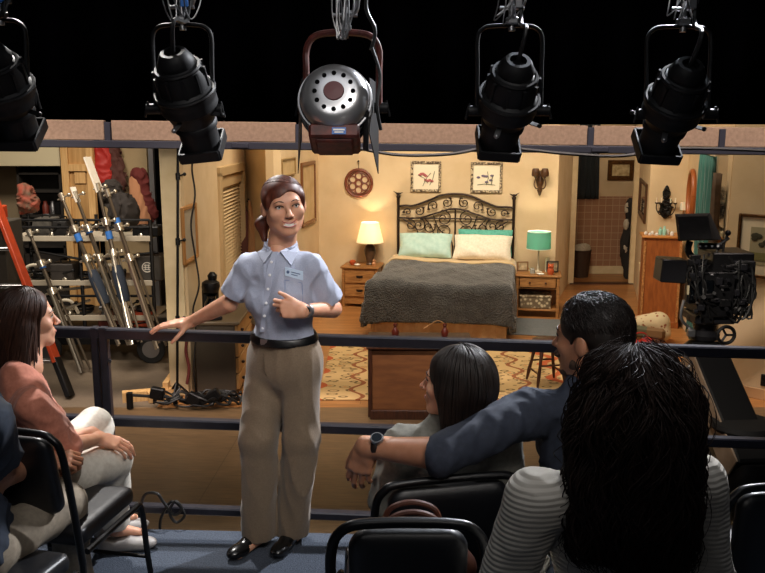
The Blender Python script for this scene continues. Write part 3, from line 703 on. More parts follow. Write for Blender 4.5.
# ---------------------------------------------------------------- low chest seen from behind, stool
t = thing('low_cabinet', 'plain brown low cabinet with its back to the camera, on the patterned rug edge', 'cabinet', (.32, 7.12, .0), -.02)
BACKP = mat('cabinet_back', '#7d4f2a', .6, c2='#6b4122', scale=3, stretch=(2,2,10))
b = MB(); b.box((0,.01,.31), (.84,.46,.58), bev=.006); b.build('body', BACKP, t)
b = MB(); b.box((-.42,-.23,.32), (.035,.03,.60), bev=.004); b.box((.42,-.23,.32), (.035,.03,.60), bev=.004); b.box((0,-.23,.04), (.84,.035,.08), bev=.004); b.build('back_frame', DARKW, t)
b = MB(); b.box((0,0,.628), (.90,.52,.025), bev=.006); b.build('top', DARKW, t)
for sx in (-.21,.21):
    b = MB(); b.lathe([(0,.64),(.03,.64),(.03,.66),(.018,.68),(.03,.71),(.034,.735),(.02,.76),(.012,.775),(.02,.79),(.016,.805),(0,.81)], 14, Matrix.Translation((sx,-.1,0))); b.build('turned_finial', mat('mahogany', '#5a2216', .3), t)
b = MB(); b.tube(smooth_path([(.21,-.1,.80),(.15,-.1,.83),(.08,-.1,.79),(.03,-.1,.76)]), .005, 6); b.build('cord_loop', mat('cord_tan', '#b98a56', .7), t)
def stool(px, Y, label):
    c = W(px, 380, Y); t = thing('wooden_stool', label, 'stool', (c.x, Y, .0135), .2)
    b = MB(); b.lathe([(0,.40),(.13,.40),(.145,.415),(.145,.425),(.13,.435),(0,.432)], 24); b.build('seat', DARKW, t)
    for a in range(4):
        an = a*PI/2+PI/4; dx, dy = math.cos(an), math.sin(an)
        b = MB(); b.tube([(dx*.10,dy*.10,.41),(dx*.13,dy*.13,.33),(dx*.155,dy*.155,.2),(dx*.18,dy*.18,.1),(dx*.2,dy*.2,0)], [.014,.02,.014,.019,.011], 10); b.build('leg', DARKW, t)
    for a in range(4):
        an = a*PI/2+PI/4; a2 = an+PI/2; rr = .175 if a % 2 else .155; zz = .12 if a % 2 else .2
        b = MB(); b.cyl((math.cos(an)*rr, math.sin(an)*rr, zz), (math.cos(a2)*rr, math.sin(a2)*rr, zz), .009, n=8); b.build('rung', DARKW, t)
stool(546, 7.9, 'dark wooden stool with splayed legs on the patterned rug')
# ---------------------------------------------------------------- right part of the set
T = M_d @ Matrix.Translation((.14, -.03, 0)); 
t = thing('tall_dresser', 'tall orange-stained chest against the right alcove wall', 'dresser', (3.44, 10.40, 0), -.2)
b = MB(); b.box((.0,0,.57), (.44,.34,1.08), bev=.006); b.box((0,0,.04), (.47,.36,.08), bev=.006); b.build('body', TALL, t)
b = MB(); b.box((0,0,1.125), (.50,.40,.03), bev=.008); b.build('top', mat('oak_light', '#c98a4a', .4, c2='#b3743a', scale=5), t)
for sx in (-.21,.21): b = MB(); b.box((sx,-.173,.57), (.03,.02,1.0), bev=.004); b.build('corner_strip', mat('carved_strip', '#8f5a2c', .5, c2='#c08a52', scale=40, bump=.4), t)
D0 = Vector((3.44,10.40,0))
names = [('soap_bottle','small mint green bottle','bottle'),('perfume_bottle','small white square perfume bottle','bottle')]
MINTG = mat('mint_bottle', '#9fd0be', .3)
spots = [(-.28,-.05,'white',.035),(-.22,-.12,'white',.03),(-.17,-.04,'white',.04),(-.11,-.12,'white',.03),(-.04,-.06,'mint',.09),(.02,-.10,'mint',.11),(.08,-.05,'white',.07),(.15,-.1,'white',.05)]
lbl = ['white pot at the far left end of the tall dresser top','low white jar second from the left on the tall dresser','round white jar between low jars on the tall dresser','low white jar just left of the mint bottles','shorter mint bottle on the tall dresser','taller mint bottle on the tall dresser','white bottle just right of the mint bottles','low white jar nearest the camera monitor on the tall dresser']
for (x, y, c, h), l in zip(spots, lbl):
    small('toiletry_bottle' if c == 'mint' else 'toiletry_jar', l, 'bottle' if c == 'mint' else 'jar', loc_on(D0,-.2,.7*x,y,1.141), lambda b, h=h: b.lathe([(0,0),(.022,0),(.024,h*.65),(.012,h*.8),(.012,h),(0,h)],12), MINTG if c == 'mint' else WHITE, 'toiletries on the tall dresser')
# ornate candelabra sconce
sa, zc = s_of(M_d, 665, 219); T = M_d @ Matrix.Translation((sa, -.01, zc))
t = thing('candelabra_sconce', 'ornate dark iron wall candelabra with pale candles above the tall dresser', 'wall candelabra', T.translation); t.rotation_euler = T.to_euler()
b = MB(); b.lathe([(0,0),(.02,.01),(.06,.05),(.075,.12),(.06,.2),(.025,.25),(.045,.29),(.05,.34),(.03,.38),(.02,.41),(0,.43)], 18, Matrix.Diagonal((1,.25,1,1)));
for k in range(26):
    a = k*.9; rr = .05+.03*math.sin(k*2.1); b.sphere((rr*math.cos(a), -.02, .15+rr*1.6*math.sin(a)), .02, 5, (1.2,.6,.8))
for k in range(8): b.sphere((.03*math.cos(k*.8), -.015, .33+.05*math.sin(k*.8)), .016, 5)
b.build('back_plate', mat('dark_iron', '#1c1a17', .5, .5, bump=.3), t)
for s in (-1,-.5,.5,1):
    b = MB(); b.tube(smooth_path([(0,-.02,.10),(.06*s,-.08,.06),(.11*s,-.08,.13),(.11*s,-.08,.20)]), .006, 6); b.lathe([(0,.19),(.02,.2),(.024,.215),(0,.205)], 10, Matrix.Translation((.11*s,-.08,0))); b.build('arm', MATS['dark_iron'], t)
    b = MB(); b.cyl((.11*s,-.08,.21), (.11*s,-.08,.275), .008, n=8); b.build('candle', MATS['wax'], t)
# pillar candle on a bracket
sa, zc = s_of(M_d, 683, 213); T = M_d @ Matrix.Translation((sa, 0, zc))
t = thing('candle_bracket', 'small wall bracket carrying a white pillar candle beside the round mirror', 'wall candle', T.translation); t.rotation_euler = T.to_euler()
b = MB(); b.tube(smooth_path([(0,0,0),(0,-.06,-.02),(0,-.09,.03)]), .007, 6); b.lathe([(0,.03),(.04,.035),(.045,.045),(0,.04)], 16, Matrix.Translation((0,-.09,0))); b.build('bracket', BRASS, t)
b = MB(); b.lathe([(0,.04),(.04,.04),(.04,.135),(.034,.14),(0,.136)], 18, Matrix.Translation((0,-.09,0))); b.build('candle', MATS['wax'], t)
# oval wooden mirror on the oblique wall
s0, _ = s_of(M_e, 694, 190); zt = s_of(M_e, 694, 169)[1]; zb = s_of(M_e, 694, 222)[1]
T = M_e @ Matrix.Translation((s0, -.03, (zt+zb)/2)) @ Matrix.Rotation(PI/2, 4, 'X')
t = thing('oval_mirror', 'oval mirror in a thick reddish wooden frame left of the teal curtain', 'mirror', T.translation); t.rotation_euler = T.to_euler()
hh = (zt-zb)/2; b = MB(Matrix.Diagonal((.75*hh/.27*.9, hh/.27, 1, 1))); b.torus((0,0,0), .25, .03, 48, 10); b.build('frame', mat('mirror_wood', '#9c5528', .4), t)
b = MB(Matrix.Diagonal((.75*hh/.27*.9, hh/.27, 1, 1))); b.lathe([(0,-.02),(.24,-.02),(.24,-.01),(0,-.01)], 40); b.build('mirror_glass', mat('mirror_glass', '#cfc8ba', .05, 1), t)
# narrow mirror on the oblique wall
a0, zt = s_of(M_o, 640, 176); a1, zb = s_of(M_o, 648, 228)
picture('narrow_mirror', 'tall narrow wood-framed mirror beside the doorway', M_o, (a0+a1)/2, zb, abs(a1-a0)*.62, zt-zb, .05, mat('frame_walnut','#4c2f18',.4), MATS['mirror_glass'], None, cat='mirror')
# window behind curtain
def window_g():
    t = thing('window_1', None, None, M_g.translation, math.atan2(M_g[1][0], M_g[0][0])); t['kind'] = 'structure'
    b = MB(); s0, s1, z0, z1 = .06, 1.3, .5, 2.35
    for (cx, cz, sx, sz) in ((s0+.03,(z0+z1)/2,.06,z1-z0),(s1-.03,(z0+z1)/2,.06,z1-z0),((s0+s1)/2,z0+.03,s1-s0,.06),((s0+s1)/2,z1-.03,s1-s0,.06),((s0+s1)/2,(z0+z1)/2,s1-s0,.04)): b.box((cx,.04,cz),(sx,.06,sz),bev=.004)
    b.build('window_frame', CREAM, t)
    b = MB(); b.box(((s0+s1)/2,.05,(z0+z1)/2),(s1-s0-.1,.006,z1-z0-.1)); b.build('window_pane', GLASS_DARK, t)
window_g()
TEALC = mat('teal_curtain', '#2f6a60', .8, c2='#25534c', scale=25, stretch=(1,1,.1), sheen=.3)
def curtain(name, label, M, s0, s1, z0, z1, m, amp=.03, waves=9, off=.08, gather=0, cat='curtain', seed=0):
    n = 120; k = 14; vs = []
    for j in range(k+1):
        f = j/k; z = z1+(z0-z1)*f
        for i in range(n+1):
            u = i/n; s = s0+(s1-s0)*u; mid = (s0+s1)/2; s = mid+(s-mid)*(1-gather*math.sin(PI*min(1, f*1.2)/1)*.6+.12*f)
            y = -off-amp*(1+.5*f)*math.sin(u*waves*2*PI+seed+.5*math.sin(u*9))-.01*math.sin(f*7+u*20)
            vs.append(tuple(M @ Vector((s, y, z))))
    fs = [(j*(n+1)+i, (j+1)*(n+1)+i, (j+1)*(n+1)+i+1, j*(n+1)+i+1) for j in range(k) for i in range(n)]
    o = mesh_obj(name, vs, fs, m); sm = o.modifiers.new('t', 'SOLIDIFY'); sm.thickness = .004; return tag(o, label, cat)
curtain('teal_curtain', 'long teal curtain gathered at the left of the right-hand window', M_g, .28, 1.10, .25, 2.16, TEALC, .03, 9, .10)
curtain('shaded_window_sheet', 'dull brown sheet standing in for the shaded window right of the teal curtain', M_g, 1.22, 1.44, .3, 2.02, mat('shaded_window_sheet', '#5a4634', .85, c2='#4b3a2b', scale=20), .02, 6, .09, seed=1)  # brown sheet added where this part of the window only lies in shadow
b = MB(M_g); b.cyl((.0,-.10,2.19), (1.28,-.12,2.19), .012, n=10); b.cyl((1.28,-.12,2.19), (1.28,-.0,2.19), .012, n=10); b.cyl((.02,-.10,2.19), (.02,-.0,2.19), .012, n=10); tag(b.build('curtain_rod', WHITE), 'white rod carrying the teal curtain', 'curtain rod')
# large landscape picture on the near right wall
a0, zt = s_of(M_f, 740, 213); _, zb = s_of(M_f, 740, 275.5); s0 = a0
def land(t, w, h, d):
    y = -d*.3-.01
    b = MB(); b.box((0,y,h*.34),(w-.22,.003,h*.12)); b.build('print', mat('print_lawn','#7d7a4a',.8), t)
    b = MB(); rnd = random.Random(3)
    for k in range(60): b.sphere((rnd.uniform(-w/2+.14,w/2-.14), y, h*rnd.uniform(.48,.70)), .03, 4, (1,.1,.8))
    b.build('print', mat('print_trees','#3f3d2c',.9), t)
    b = MB()
    for k in range(10): b.sphere((-w*.1+rnd.uniform(-.06,.1), y-.003, h*.45+rnd.uniform(-.03,.04)), .016, 4, (1,.15,1))
    b.build('print', PAPER, t)
picture('framed_landscape', 'wide framed landscape print with white blossoms on the near right wall', M_f, a0+.42, zb, .84, zt-zb, .028, GOLD, mat('mount_board','#e2d3b4',.8), mat('print_sky','#a59c7c',.8), mount=.085, art=land)
# black outlet on right wall
s0, z0 = s_of(M_f, 764, 380); b = MB(M_f); b.box((s0,-.008,z0),(.05,.016,.11),bev=.004); b.cyl((s0,-.014,z0+.02),(s0,-.02,z0+.02),.012,n=8); b.cyl((s0,-.014,z0-.02),(s0,-.02,z0-.02),.012,n=8); tag(b.build('wall_outlet', BLACK), 'black outlet box low on the near right wall', 'outlet')
# upholstered ottoman / bolster chair
t = thing('floral_armchair', 'small armchair with a rolled back in patterned cream upholstery', 'armchair', (3.08, 9.55, 0), -.5)
FLOR = mat('floral_upholstery', '#8e5238', .85, c2='#cdbb95', scale=22, kind='voronoi', mix=(.25,.4))
f = U([rc((-.13,0,.20), (.10,0,.24), .09, .12), rc((.12,.0,.22),(.16,-.03,.12),.10,.09)], .04)
sdf_obj('backrest', f, (-.5,-.3,0), (.5,.3,.6), .016, FLOR, t, world=False)
b = MB(); b.box((0,-.02,.13), (.40,.26,.13), bev=.03); b.build('seat', mat('green_brown_patch', '#56543c', .85, c2='#7a5b3a', scale=5, kind='check'), t)
for sx in (-.16,.16):
    for sy in (-.1,.07): b = MB(); b.lathe([(.012,0),(.018,.03),(.022,.07),(0,.08)], 10, Matrix.Translation((sx,sy,0))); b.build('leg', DARKW, t)
# red plastic crate near the camera
t = thing('red_bag', 'crumpled red bag on the floor behind the film camera', 'bag', (2.72, 8.7, 0), .3)
f = folds(U([el((0,0,.10),(.17,.12,.13)), el((.1,.02,.12),(.1,.1,.12))], .03), .018, 16, seed=2); sdf_obj('body', f, (-.3,-.25,0), (.35,.25,.32), .014, mat('red_cloth','#c22a22',.6), t, world=False)
b = MB(); b.tube(smooth_path([(-.1,0,.2),(-.07,0,.3),(.05,0,.3),(.1,0,.2)]), .008, 6); b.build('handle', mat('red_cloth'), t) if False else b.build('handle', MATS['red_cloth'], t)
# ---------------------------------------------------------------- bathroom seen through the doorway
TW = Matrix.Translation((2.6,14.15,0))
b = MB(); 
curtain('dark_bath_curtain', 'dark slate curtain hanging on the bathroom wall', TW, .55, .95, 1.26, 2.5, mat('slate_cloth', '#2a2f31', .85), .02, 5, .05)
s0, zt = s_of(TW, 608, 160); s1, zb = s_of(TW, 633, 180)
picture('small_painting', 'small gilt-framed picture on the bathroom wall', TW, (s0+s1)/2, zb, s1-s0, zt-zb, .07, GOLD, mat('painting','#a88b5a',.7,c2='#d9c493',scale=14), None)
t = thing('wicker_hamper', 'dark wicker hamper heaped with pale laundry in the bathroom', 'laundry basket', (3.27, 13.85, 0))
WICK = mat('wicker', '#4a3320', .7, c2='#2e1e12', scale=60, kind='check', bump=.6)
b = MB(); b.lathe([(0,0),(.125,0),(.145,.2),(.155,.42),(.165,.43),(.165,.45),(.145,.45),(.14,.2),(.12,.03),(0,.03)], 24); b.build('basket', WICK, t)
f = folds(U([el((0,0,.46),(.14,.13,.08)), el((.05,-.04,.5),(.08,.07,.05))], .03), .014, 22, seed=3); sdf_obj('laundry', f, (-.2,-.2,.36), (.2,.2,.62), .012, mat('pale_cloth','#b9ad98',.9), t, world=False)
t = thing('hanging_clothes', 'dark and grey clothes hanging inside the bathroom beside the door jamb', 'clothes', (3.93, 13.62, -.052))
f = folds(U([rc((.04,0,.12),(.05,0,1.2),.06,.05), el((.03,-.05,1.2),(.08,.07,.16)), el((.0,-.03,.6),(.08,.07,.3))], .05), .03, 8, (1,1,.3), seed=4); sdf_obj('dark_coat', f, (-.25,-.25,-.05), (.25,.25,1.5), .02, mat('dark_cloth','#26211e',.9), t, world=False)
for z in (.58,.95,1.21):
    f = folds(el((-.03,-.07,z),(.04,.05,.09)), .01, 20, seed=int(z*10)); sdf_obj('pale_garment', f, (-.2,-.2,z-.12), (.1,.1,z+.12), .012, MATS['pale_cloth'], t, world=False)
# ---------------------------------------------------------------- left part of the set
def window_blind():
    t = thing('window_2', None, None, M_a.translation, math.atan2(M_a[1][0], M_a[0][0])); t['kind'] = 'structure'
    s0, s1, z0, z1 = 1.45, 2.80, .0, 1.97
    b = MB()
    for (cx, cz, sx, sz) in ((s0+.0,(z0+z1)/2,.12,z1-z0),(s1-.0,(z0+z1)/2,.12,z1-z0),((s0+s1)/2,z1,s1-s0+.12,.10)): b.box((cx,.0,cz),(sx,.07,sz),bev=.006)
    b.build('window_frame', mat('blind_frame', '#b3986e', .6), t)
    n = 44
    for k in range(n):
        b = MB(); b.box(((s0+s1)/2, .03, .08+k*(z1-.24)/n), (s1-s0-.14, .034, .004), R=Matrix.Rotation(.7, 3, 'X')); b.build('slat', mat('blind_slat', '#c4aa80', .6), t)
    b = MB(); b.box(((s0+s1)/2, .02, z1-.12), (s1-s0-.12, .05, .13), bev=.006); b.build('blind_headrail', MATS['blind_frame'], t)
    b = MB(); b.box(((s0+s1)/2, .075, z1/2), (s1-s0, .01, z1)); b.build('backing', mat('blind_back', '#7b6443', .8), t)
window_blind()
a0, zt = s_of(M_a, 180, 212); a1, zb = s_of(M_a, 196, 257)
picture('framed_picture', 'pale abstract print in a thin wooden frame near the cream wall end', M_a, (a0+a1)/2, zb, a1-a0, zt-zb+.04, .035, mat('frame_light','#a9763e',.5), mat('print_grey','#b3ac9c',.5,c2='#8d8676',scale=2), None)
a0, zt = s_of(M_c, 300, 163); a1, zb = s_of(M_c, 314.5, 221)
picture('tall_picture', 'tall wooden-framed drawing on the wall left of the bed corner', M_c, (a0+a1)/2, zb, a1-a0, zt-zb, .05, mat('frame_walnut2','#6f4320',.4), mat('drawing','#cdb287',.7,c2='#b79a6c',scale=5), None)
a0, zt = s_of(M_c, 280, 159); a1, zb = s_of(M_c, 294, 174)
picture('small_picture', 'small thin-framed picture left of the tall wooden-framed drawing', M_c, (a0+a1)/2, zb, a1-a0, zt-zb, .02, mat('frame_thin','#8c7248',.4), mat('drawing_b','#c7ad80',.7,c2='#b89c6e',scale=8), None)
# coat hook with hanging cloths
s0, z0 = s_of(M_b, 249, 197); T = M_b @ Matrix.Translation((s0, 0, z0))
t = thing('coat_hook', 'black curved coat hook on the shaded nook wall', 'hook', T.translation); t.rotation_euler = T.to_euler()
b = MB(); b.tube(smooth_path([(0,-.01,-.06),(-.0,-.05,-.03),(.04,-.09,.03),(.07,-.1,.08)]), .009, 6); b.sphere((.07,-.1,.08), .014, 6); b.box((0,-.008,-.06), (.03,.016,.08), bev=.003); b.build('hook', BLACK, t)
p = T.translation
f = folds(U([rc((p.x-.04,p.y-.1,p.z-.08),(p.x-.05,p.y-.12,p.z-.75),.025,.06,(0,1,0),.5)], .02), .012, 10, (1,1,.2), seed=5)
o = sdf_obj('hanging_robe', f, (p.x-.2,p.y-.3,p.z-.9), (p.x+.1,p.y+.1,p.z), .012, mat('maroon_cloth','#5b3329',.9)); tag(o, 'dark maroon robe hanging from the black coat hook', 'robe')
f = folds(U([rc((p.x+.03,p.y-.13,p.z-.05),(p.x+.08,p.y-.16,p.z-.8),.015,.08,(0,1,0),.5)], .02), .012, 10, (1,1,.2), seed=6)
o = sdf_obj('hanging_towel', f, (p.x-.1,p.y-.35,p.z-.95), (p.x+.3,p.y+.1,p.z+.1), .012, mat('tan_cloth','#a97d55',.9)); tag(o, 'tan towel hanging in a long triangle right of the maroon robe', 'towel')
# side dresser near the left
t = thing('side_dresser', 'dresser with grey side panel and pale drawers behind the guide', 'dresser', (-1.51, 7.95, 0), 0)
b = MB(); b.box((-.02,0,.34), (.36,.84,.66), bev=.004); b.build('body', mat('grey_panel','#4d4436',.7,c2='#443b2f',scale=6), t)
b = MB(); b.box((.0,0,.685), (.42,.88,.03), bev=.006); b.build('top', mat('grey_panel_top','#5a4c38',.5), t)
for k in range(4):
    b = MB(); b.box((.175,0,.125+.155*k), (.03,.80,.14), bev=.004); o = b.build('drawer', mat('pale_drawer','#b08a55',.5,c2='#9c7747',scale=6), t)
    for sy in (-.25,.25): q = MB(); q.sphere((.205,sy,.125+.155*k), .016, 6); q.build('knob', IRON, o)
t = thing('coffee_maker', 'black drip coffee maker on the grey-sided dresser', 'coffee maker', (-1.575, 7.66, .701), .3)
b = MB(); b.box((0,0,.02), (.17,.2,.04), bev=.01); b.box((0,.07,.16), (.15,.07,.26), bev=.015); b.lathe([(0,.25),(.07,.25),(.085,.30),(.08,.34),(.05,.36),(0,.36)], 18); b.lathe([(.04,.36),(.045,.40),(.02,.43),(0,.43)], 12, Matrix.Translation((.02,.03,0))); b.build('body', BLACK, t)
b = MB(); b.lathe([(0,.045),(.06,.045),(.07,.09),(.065,.15),(.04,.2),(.045,.22),(0,.22)], 18, Matrix.Translation((0,-.02,0))); b.build('carafe', GLASS_DARK, t)
b = MB(); b.tube(smooth_path([(.05,-.05,.19),(.11,-.08,.18),(.11,-.08,.1),(.06,-.05,.08)]), .008, 6); b.build('handle', BLACK, t)
# thin light stand and hanging cable by the wall end
p = G(183, 392); 
t = thing('light_stand', 'thin black upright stand with clamps against the left set wall', 'stand', (p.x, 7.42, 0))
b = MB(); q = W(178,150,7.42); dxs = (q.x-p.x)/q.z; b.tube([(0,0,.03),(dxs*1.2,0,1.2),(dxs*2.42,0,2.42)], .012, 8); b.build('pole', BLACK, t)
for z in (.75, 1.45, 2.02): b = MB(); o_ = dxs*z; b.cyl((o_,0,z-.03), (o_,0,z+.03), .020, n=10); b.tube([(o_,0,z),(o_+.06,-.03,z+.02)], .008, 6); b.sphere((o_+.065,-.03,z+.02), .016, 6); b.build('clamp', BLACK, t)
for k in range(3): a = k*2.1+.4; b = MB(); b.tube([(0,0,.16),(.13*math.cos(a),.13*math.sin(a),.02)], .010, 6); b.build('foot', BLACK, t)
pts = [W(193,150,7.2), W(192,170,7.2), W(195,195,7.2), W(191,225,7.2), W(195,255,7.2), W(199,285,7.2), W(193,310,7.2), W(196,330,7.2), W(194,370,7.2), W(197,396,7.25)]
b = MB(); b.tube(smooth_path([pts[0]+Vector((0,0,.4))]+pts), .008, 6); tag(b.build('hanging_cable', CABLE), 'wavy black cable hanging in front of the framed abstract print', 'cable')
b = MB(); b.tube(smooth_path([W(187,338,7.3), W(186,352,7.3), W(189,368,7.3), W(187,384,7.3)]), .014, 8); tag(b.build('red_strap', mat('strap_red','#5e1f1a',.7)), 'red strap hanging at the foot of the thin black stand', 'strap')
# heap of cables and plates on the floor
t = thing('cable_heap', 'tangled heap of black cables and plug boxes in front of the grey-sided dresser', 'cable', (-1.6, 7.15, 0))
rnd = random.Random(11); b = MB()
for k in range(16):
    c = Vector((rnd.uniform(-.42,.3), rnd.uniform(-.04,.2), .02)); pts = []
    for i in range(9):
        a = i*.9+k; pts.append(c+Vector((rnd.uniform(.07,.15)*math.cos(a), rnd.uniform(.03,.09)*math.sin(a), .02+abs(.12*math.sin(a*.7+k))*rnd.random())))
    b.tube(smooth_path(pts, 5), .010, 6)
b.build('coil', CABLE, t)
for k, (x, y, a) in enumerate(((-.05,-.02,.5),(.12,.0,-.6),(-.38,.02,.2))):
    b = MB(); b.box((x,y,.10+.02*k), (.12,.07,.10), R=Matrix.Rotation(a,3,'Y'), bev=.008); b.box((x,y-.036,.10+.02*k), (.07,.006,.05), R=Matrix.Rotation(a,3,'Y')); b.build('plug_box', BLACK, t)
b = MB(); b.tube([(-.62,.0,.13),(-.3,.03,.10),(-.1,.02,.07)], .014, 8); b.cyl((-.62,.0,.01),(-.62,.0,.15),.03,n=12); b.build('floor_bracket', BLACK, t)
# ================================================================ BACKSTAGE AT THE LEFT
BY = 11.2
FLAT = mat('flat_beige', '#a08c6a', .85, c2='#8f7b5c', scale=2)
FLATP = mat('flat_ply', '#c39a62', .7, c2='#a97f4a', scale=2, stretch=(10,10,1))
def px_x(px, Y, py=180): return W(px, py, Y).x
slab('wall_backstage', [(-6.9,BY+.3),(px_x(62,BY),BY+.3),(px_x(62,BY),BY+.4),(-6.9,BY+.4)], 0, 2.9, mat('backstage_dark','#8a7a60',.9))
b = MB(); z0 = W(20,166,BY-.3).z; b.box(((-6.9+px_x(62,BY-.3))/2, BY-.3, (z0+2.9)/2), (px_x(62,BY-.3)+6.9, .05, 2.9-z0), bev=.004); struct(b.build('wall_backstage_upper', mat('pale_panel','#c9bd9c',.8)))
# shelf with dark gear inside the recess
t = thing('dark_shelf', 'dark shelf crowded with equipment in the recess under the pale panel', 'shelf', (-4.42, BY, 0))
b = MB()
for z in (.9, 1.3, 1.62): b.box((0,0,z), (.56,.4,.03))
for x in (-.27,.27): b.box((x,0,1.5), (.03,.4,2.0)); 
b.box((0,.19,1.5), (.56,.02,2.0)); b.box((0,0,2.1), (.56,.4,.03)); b.box((0,0,1.85), (.56,.4,.03)); 
b.box((0,0,.40),(.56,.4,.8)); b.build('body', mat('shelf_dark','#1c1712',.8), t)
rnd = random.Random(4)
for k, (n, c, m) in enumerate((('metal_canister','canister',STEEL),('black_case','case',BLACK),('red_canister','canister',mat('dull_red','#6b2a1e',.5)),('metal_canister','canister',STEEL),('black_case','case',BLACK))):
    x = -4.61+.095*k; b = MB()
    if 'case' in n: b.box((x,BY-.05,1.315+.08), (.08,.2,.16), bev=.01); b.tube([(x-.04,BY-.05,1.475),(x,BY-.05,1.50),(x+.04,BY-.05,1.475)], .006, 6)
    else: b.lathe([(0,1.316),(.04,1.316),(.042,1.34),(.042,1.42),(.025,1.45),(.025,1.48),(0,1.49)], 14, Matrix.Translation((x,BY-.05,0)))
    tag(b.build(n, m), ['steel canister at the far left of the dark recess shelf','squat black case second on the dark recess shelf','dull red canister in the middle of the dark recess shelf','steel canister right of the dull red one on the recess shelf','black case at the right end of the dark recess shelf'][k], c)
# plywood flat with pine battens, and beige flat
xa, xb = px_x(63,BY-.3), px_x(96,BY-.3)
t = thing('scenery_flat', 'plywood scenery flat with pine battens behind the equipment rack', 'scenery flat', ((xa+xb)/2, BY-.3, 0))
w = xb-xa; b = MB(); b.box((0,0,1.4), (w,.015,2.8)); b.build('panel', FLATP, t)
for x in (-w/2+.05, w/2-.05): b = MB(); b.box((x,-.03,1.4), (.09,.045,2.8), bev=.003); b.build('batten', PINE, t)
for z in (1.05, 1.93): b = MB(); b.box((0,-.03,z), (w-.19,.045,.09), bev=.003); b.build('batten', PINE, t)
b = MB(); b.box((.02,-.022,1.80), (w-.28,.02,.14), bev=.003); b.build('patch', PINE, t)
slab('wall_backstage_beige', [(xb,BY-.1),(px_x(150,BY),BY-.1),(px_x(150,BY),BY),(xb,BY)], 0, 2.9, FLAT)
b = MB(); b.box((px_x(152.5,BY-.2),BY-.2,1.45), (.06,.08,2.9)); struct(b.build('trim_5', STEEL)); 
# ---------------------------------------------------------------- equipment rack
RY = 9.0
def P(px, py, Y=RY): return W(px, py, Y)
xl, xr = P(24,300).x, P(161,300).x
t = thing('equipment_rack', 'long black wheeled rack with pale shelves packed with equipment', 'rack', ((xl+xr)/2, RY, 0))
for x in (xl, (xl+xr)/2, xr):
    for y in (RY-.28, RY+.28):
        b = MB(); b.cyl((x,y,.2), (x,y,P(30,217).z), .02, n=8); b.build('post', BLACK, t, world=True)
SZ = [P(0,235).z, P(0,278).z, P(0,312).z]
for z in SZ:
    b = MB(); b.box(((xl+xr)/2,RY,z), (xr-xl,.56,.02)); b.box(((xl+xr)/2,RY-.29,z), (xr-xl,.02,.055), bev=.003); b.build('shelf', mat('pale_shelf','#b5ab98',.5), t, world=True)
b = MB(); b.box(((xl+xr)/2,RY,.26), (xr-xl+.06,.62,.16), bev=.01); b.build('base', BLACK, t, world=True)
for z in (P(0,217).z, P(0,224).z, P(0,296,RY-.3).z):
    b = MB(); b.cyl((xl,RY-.3,z), (xr,RY-.3,z), .014, n=8); b.build('cross_bar', BLACK, t, world=True)
def wheel(parent, c, r, w=.05):
    b = MB(); b.lathe([(0,-w/2),(r*.95,-w/2),(r,-w/3),(r,w/3),(r*.95,w/2),(0,w/2)], 24, Matrix.Translation(c) @ Matrix.Rotation(PI/2,4,'X')); o = b.build('wheel', mat('rubber','#121212',.8), parent, world=True)
    q = MB(); q.lathe([(0,-w/2-.004),(r*.6,-w/2-.004),(r*.6,w/2+.004),(0,w/2+.004)], 20, Matrix.Translation(c) @ Matrix.Rotation(PI/2,4,'X')); h = q.build('hub', STEEL, None)
    h.parent = o; h.location = Vector(h.location)-wpos(o).translation
for x in (xl+.36, xr-.03): wheel(t, (x, RY-.36, .15), .15)
for x in (xl+.12, xr-.03): wheel(t, (x, RY+.30, .13), .13)
# cases on the rack
def case(name, label, px0, px1, py0, py1, m, cat='case', Y=RY-.1, d=.26, handle_=True, logo=False, on=None):
    a = P(px0, py1, Y-d/2); c = P(px1, py0, Y-d/2); z0 = on+.0101 if on is not None else a.z; h = c.z-a.z; w = c.x-a.x
    t = thing(name, label, cat, ((a.x+c.x)/2, Y, z0))
    b = MB(); b.box((0,0,h/2), (w,d,h), bev=.012); b.box((0,-d/2,h*.62), (w*.98,.006,.012)); b.build('body', m, t)
    if handle_: b = MB(); b.tube(smooth_path([(-w*.2,0,h-.002),(-w*.17,0,h+.03),(w*.17,0,h+.03),(w*.2,0,h-.002)], 4), .008, 6); b.build('handle', BLACK, t)
    if logo:
        b = MB(); T = Matrix.Translation((w*.05,-d/2-.004,h*.55)) @ Matrix.Rotation(PI/2,4,'X'); b.torus((0,0,0), .05, .005, 24, 6, T)
        for zz in (-.022,0,.022): b.box((w*.05,-d/2-.004,h*.55+zz), (.075 if zz == 0 else .06,.004,.008))
        for xx in (-.018,.018): b.box((w*.05+xx,-d/2-.004,h*.55), (.007,.004,.06))
        b.build('logo', PAPER, t)
    return t
GREYC = mat('grey_case','#4a453f',.6,c2='#3c3833',scale=8)
case('equipment_case','grey case with a round pale logo at the right end of the rack',130,160,243,268,GREYC,on=SZ[1],logo=True,handle_=False)
case('equipment_case','dark case left of the leaning stands on the middle shelf',50,72,256,273,mat('case_brown','#2f2a26',.6),on=SZ[1])
case('equipment_case','grey canvas case standing on the top left of the rack',32,50,208,226,mat('canvas_grey','#56524b',.8,c2='#3f3c37',scale=20),'case',on=SZ[0])
case('equipment_case','small dark case beside the canvas case on top of the rack',52,66,210,226,mat('case_black','#1d1b1a',.6),'case',on=SZ[0])
case('equipment_case','black case lying low at the right of the top shelf',132,158,222,232,BLACK,on=SZ[0],handle_=False)
case('toolbox','orange toolbox low on the right of the rack',127,150,304,318,mat('orange_plastic','#b4492a',.5),'toolbox',on=.345)
case('toolbox','dark red toolbox low at the middle of the rack',98,122,314,326,mat('maroon_plastic','#5a2218',.5),'toolbox',on=.345)
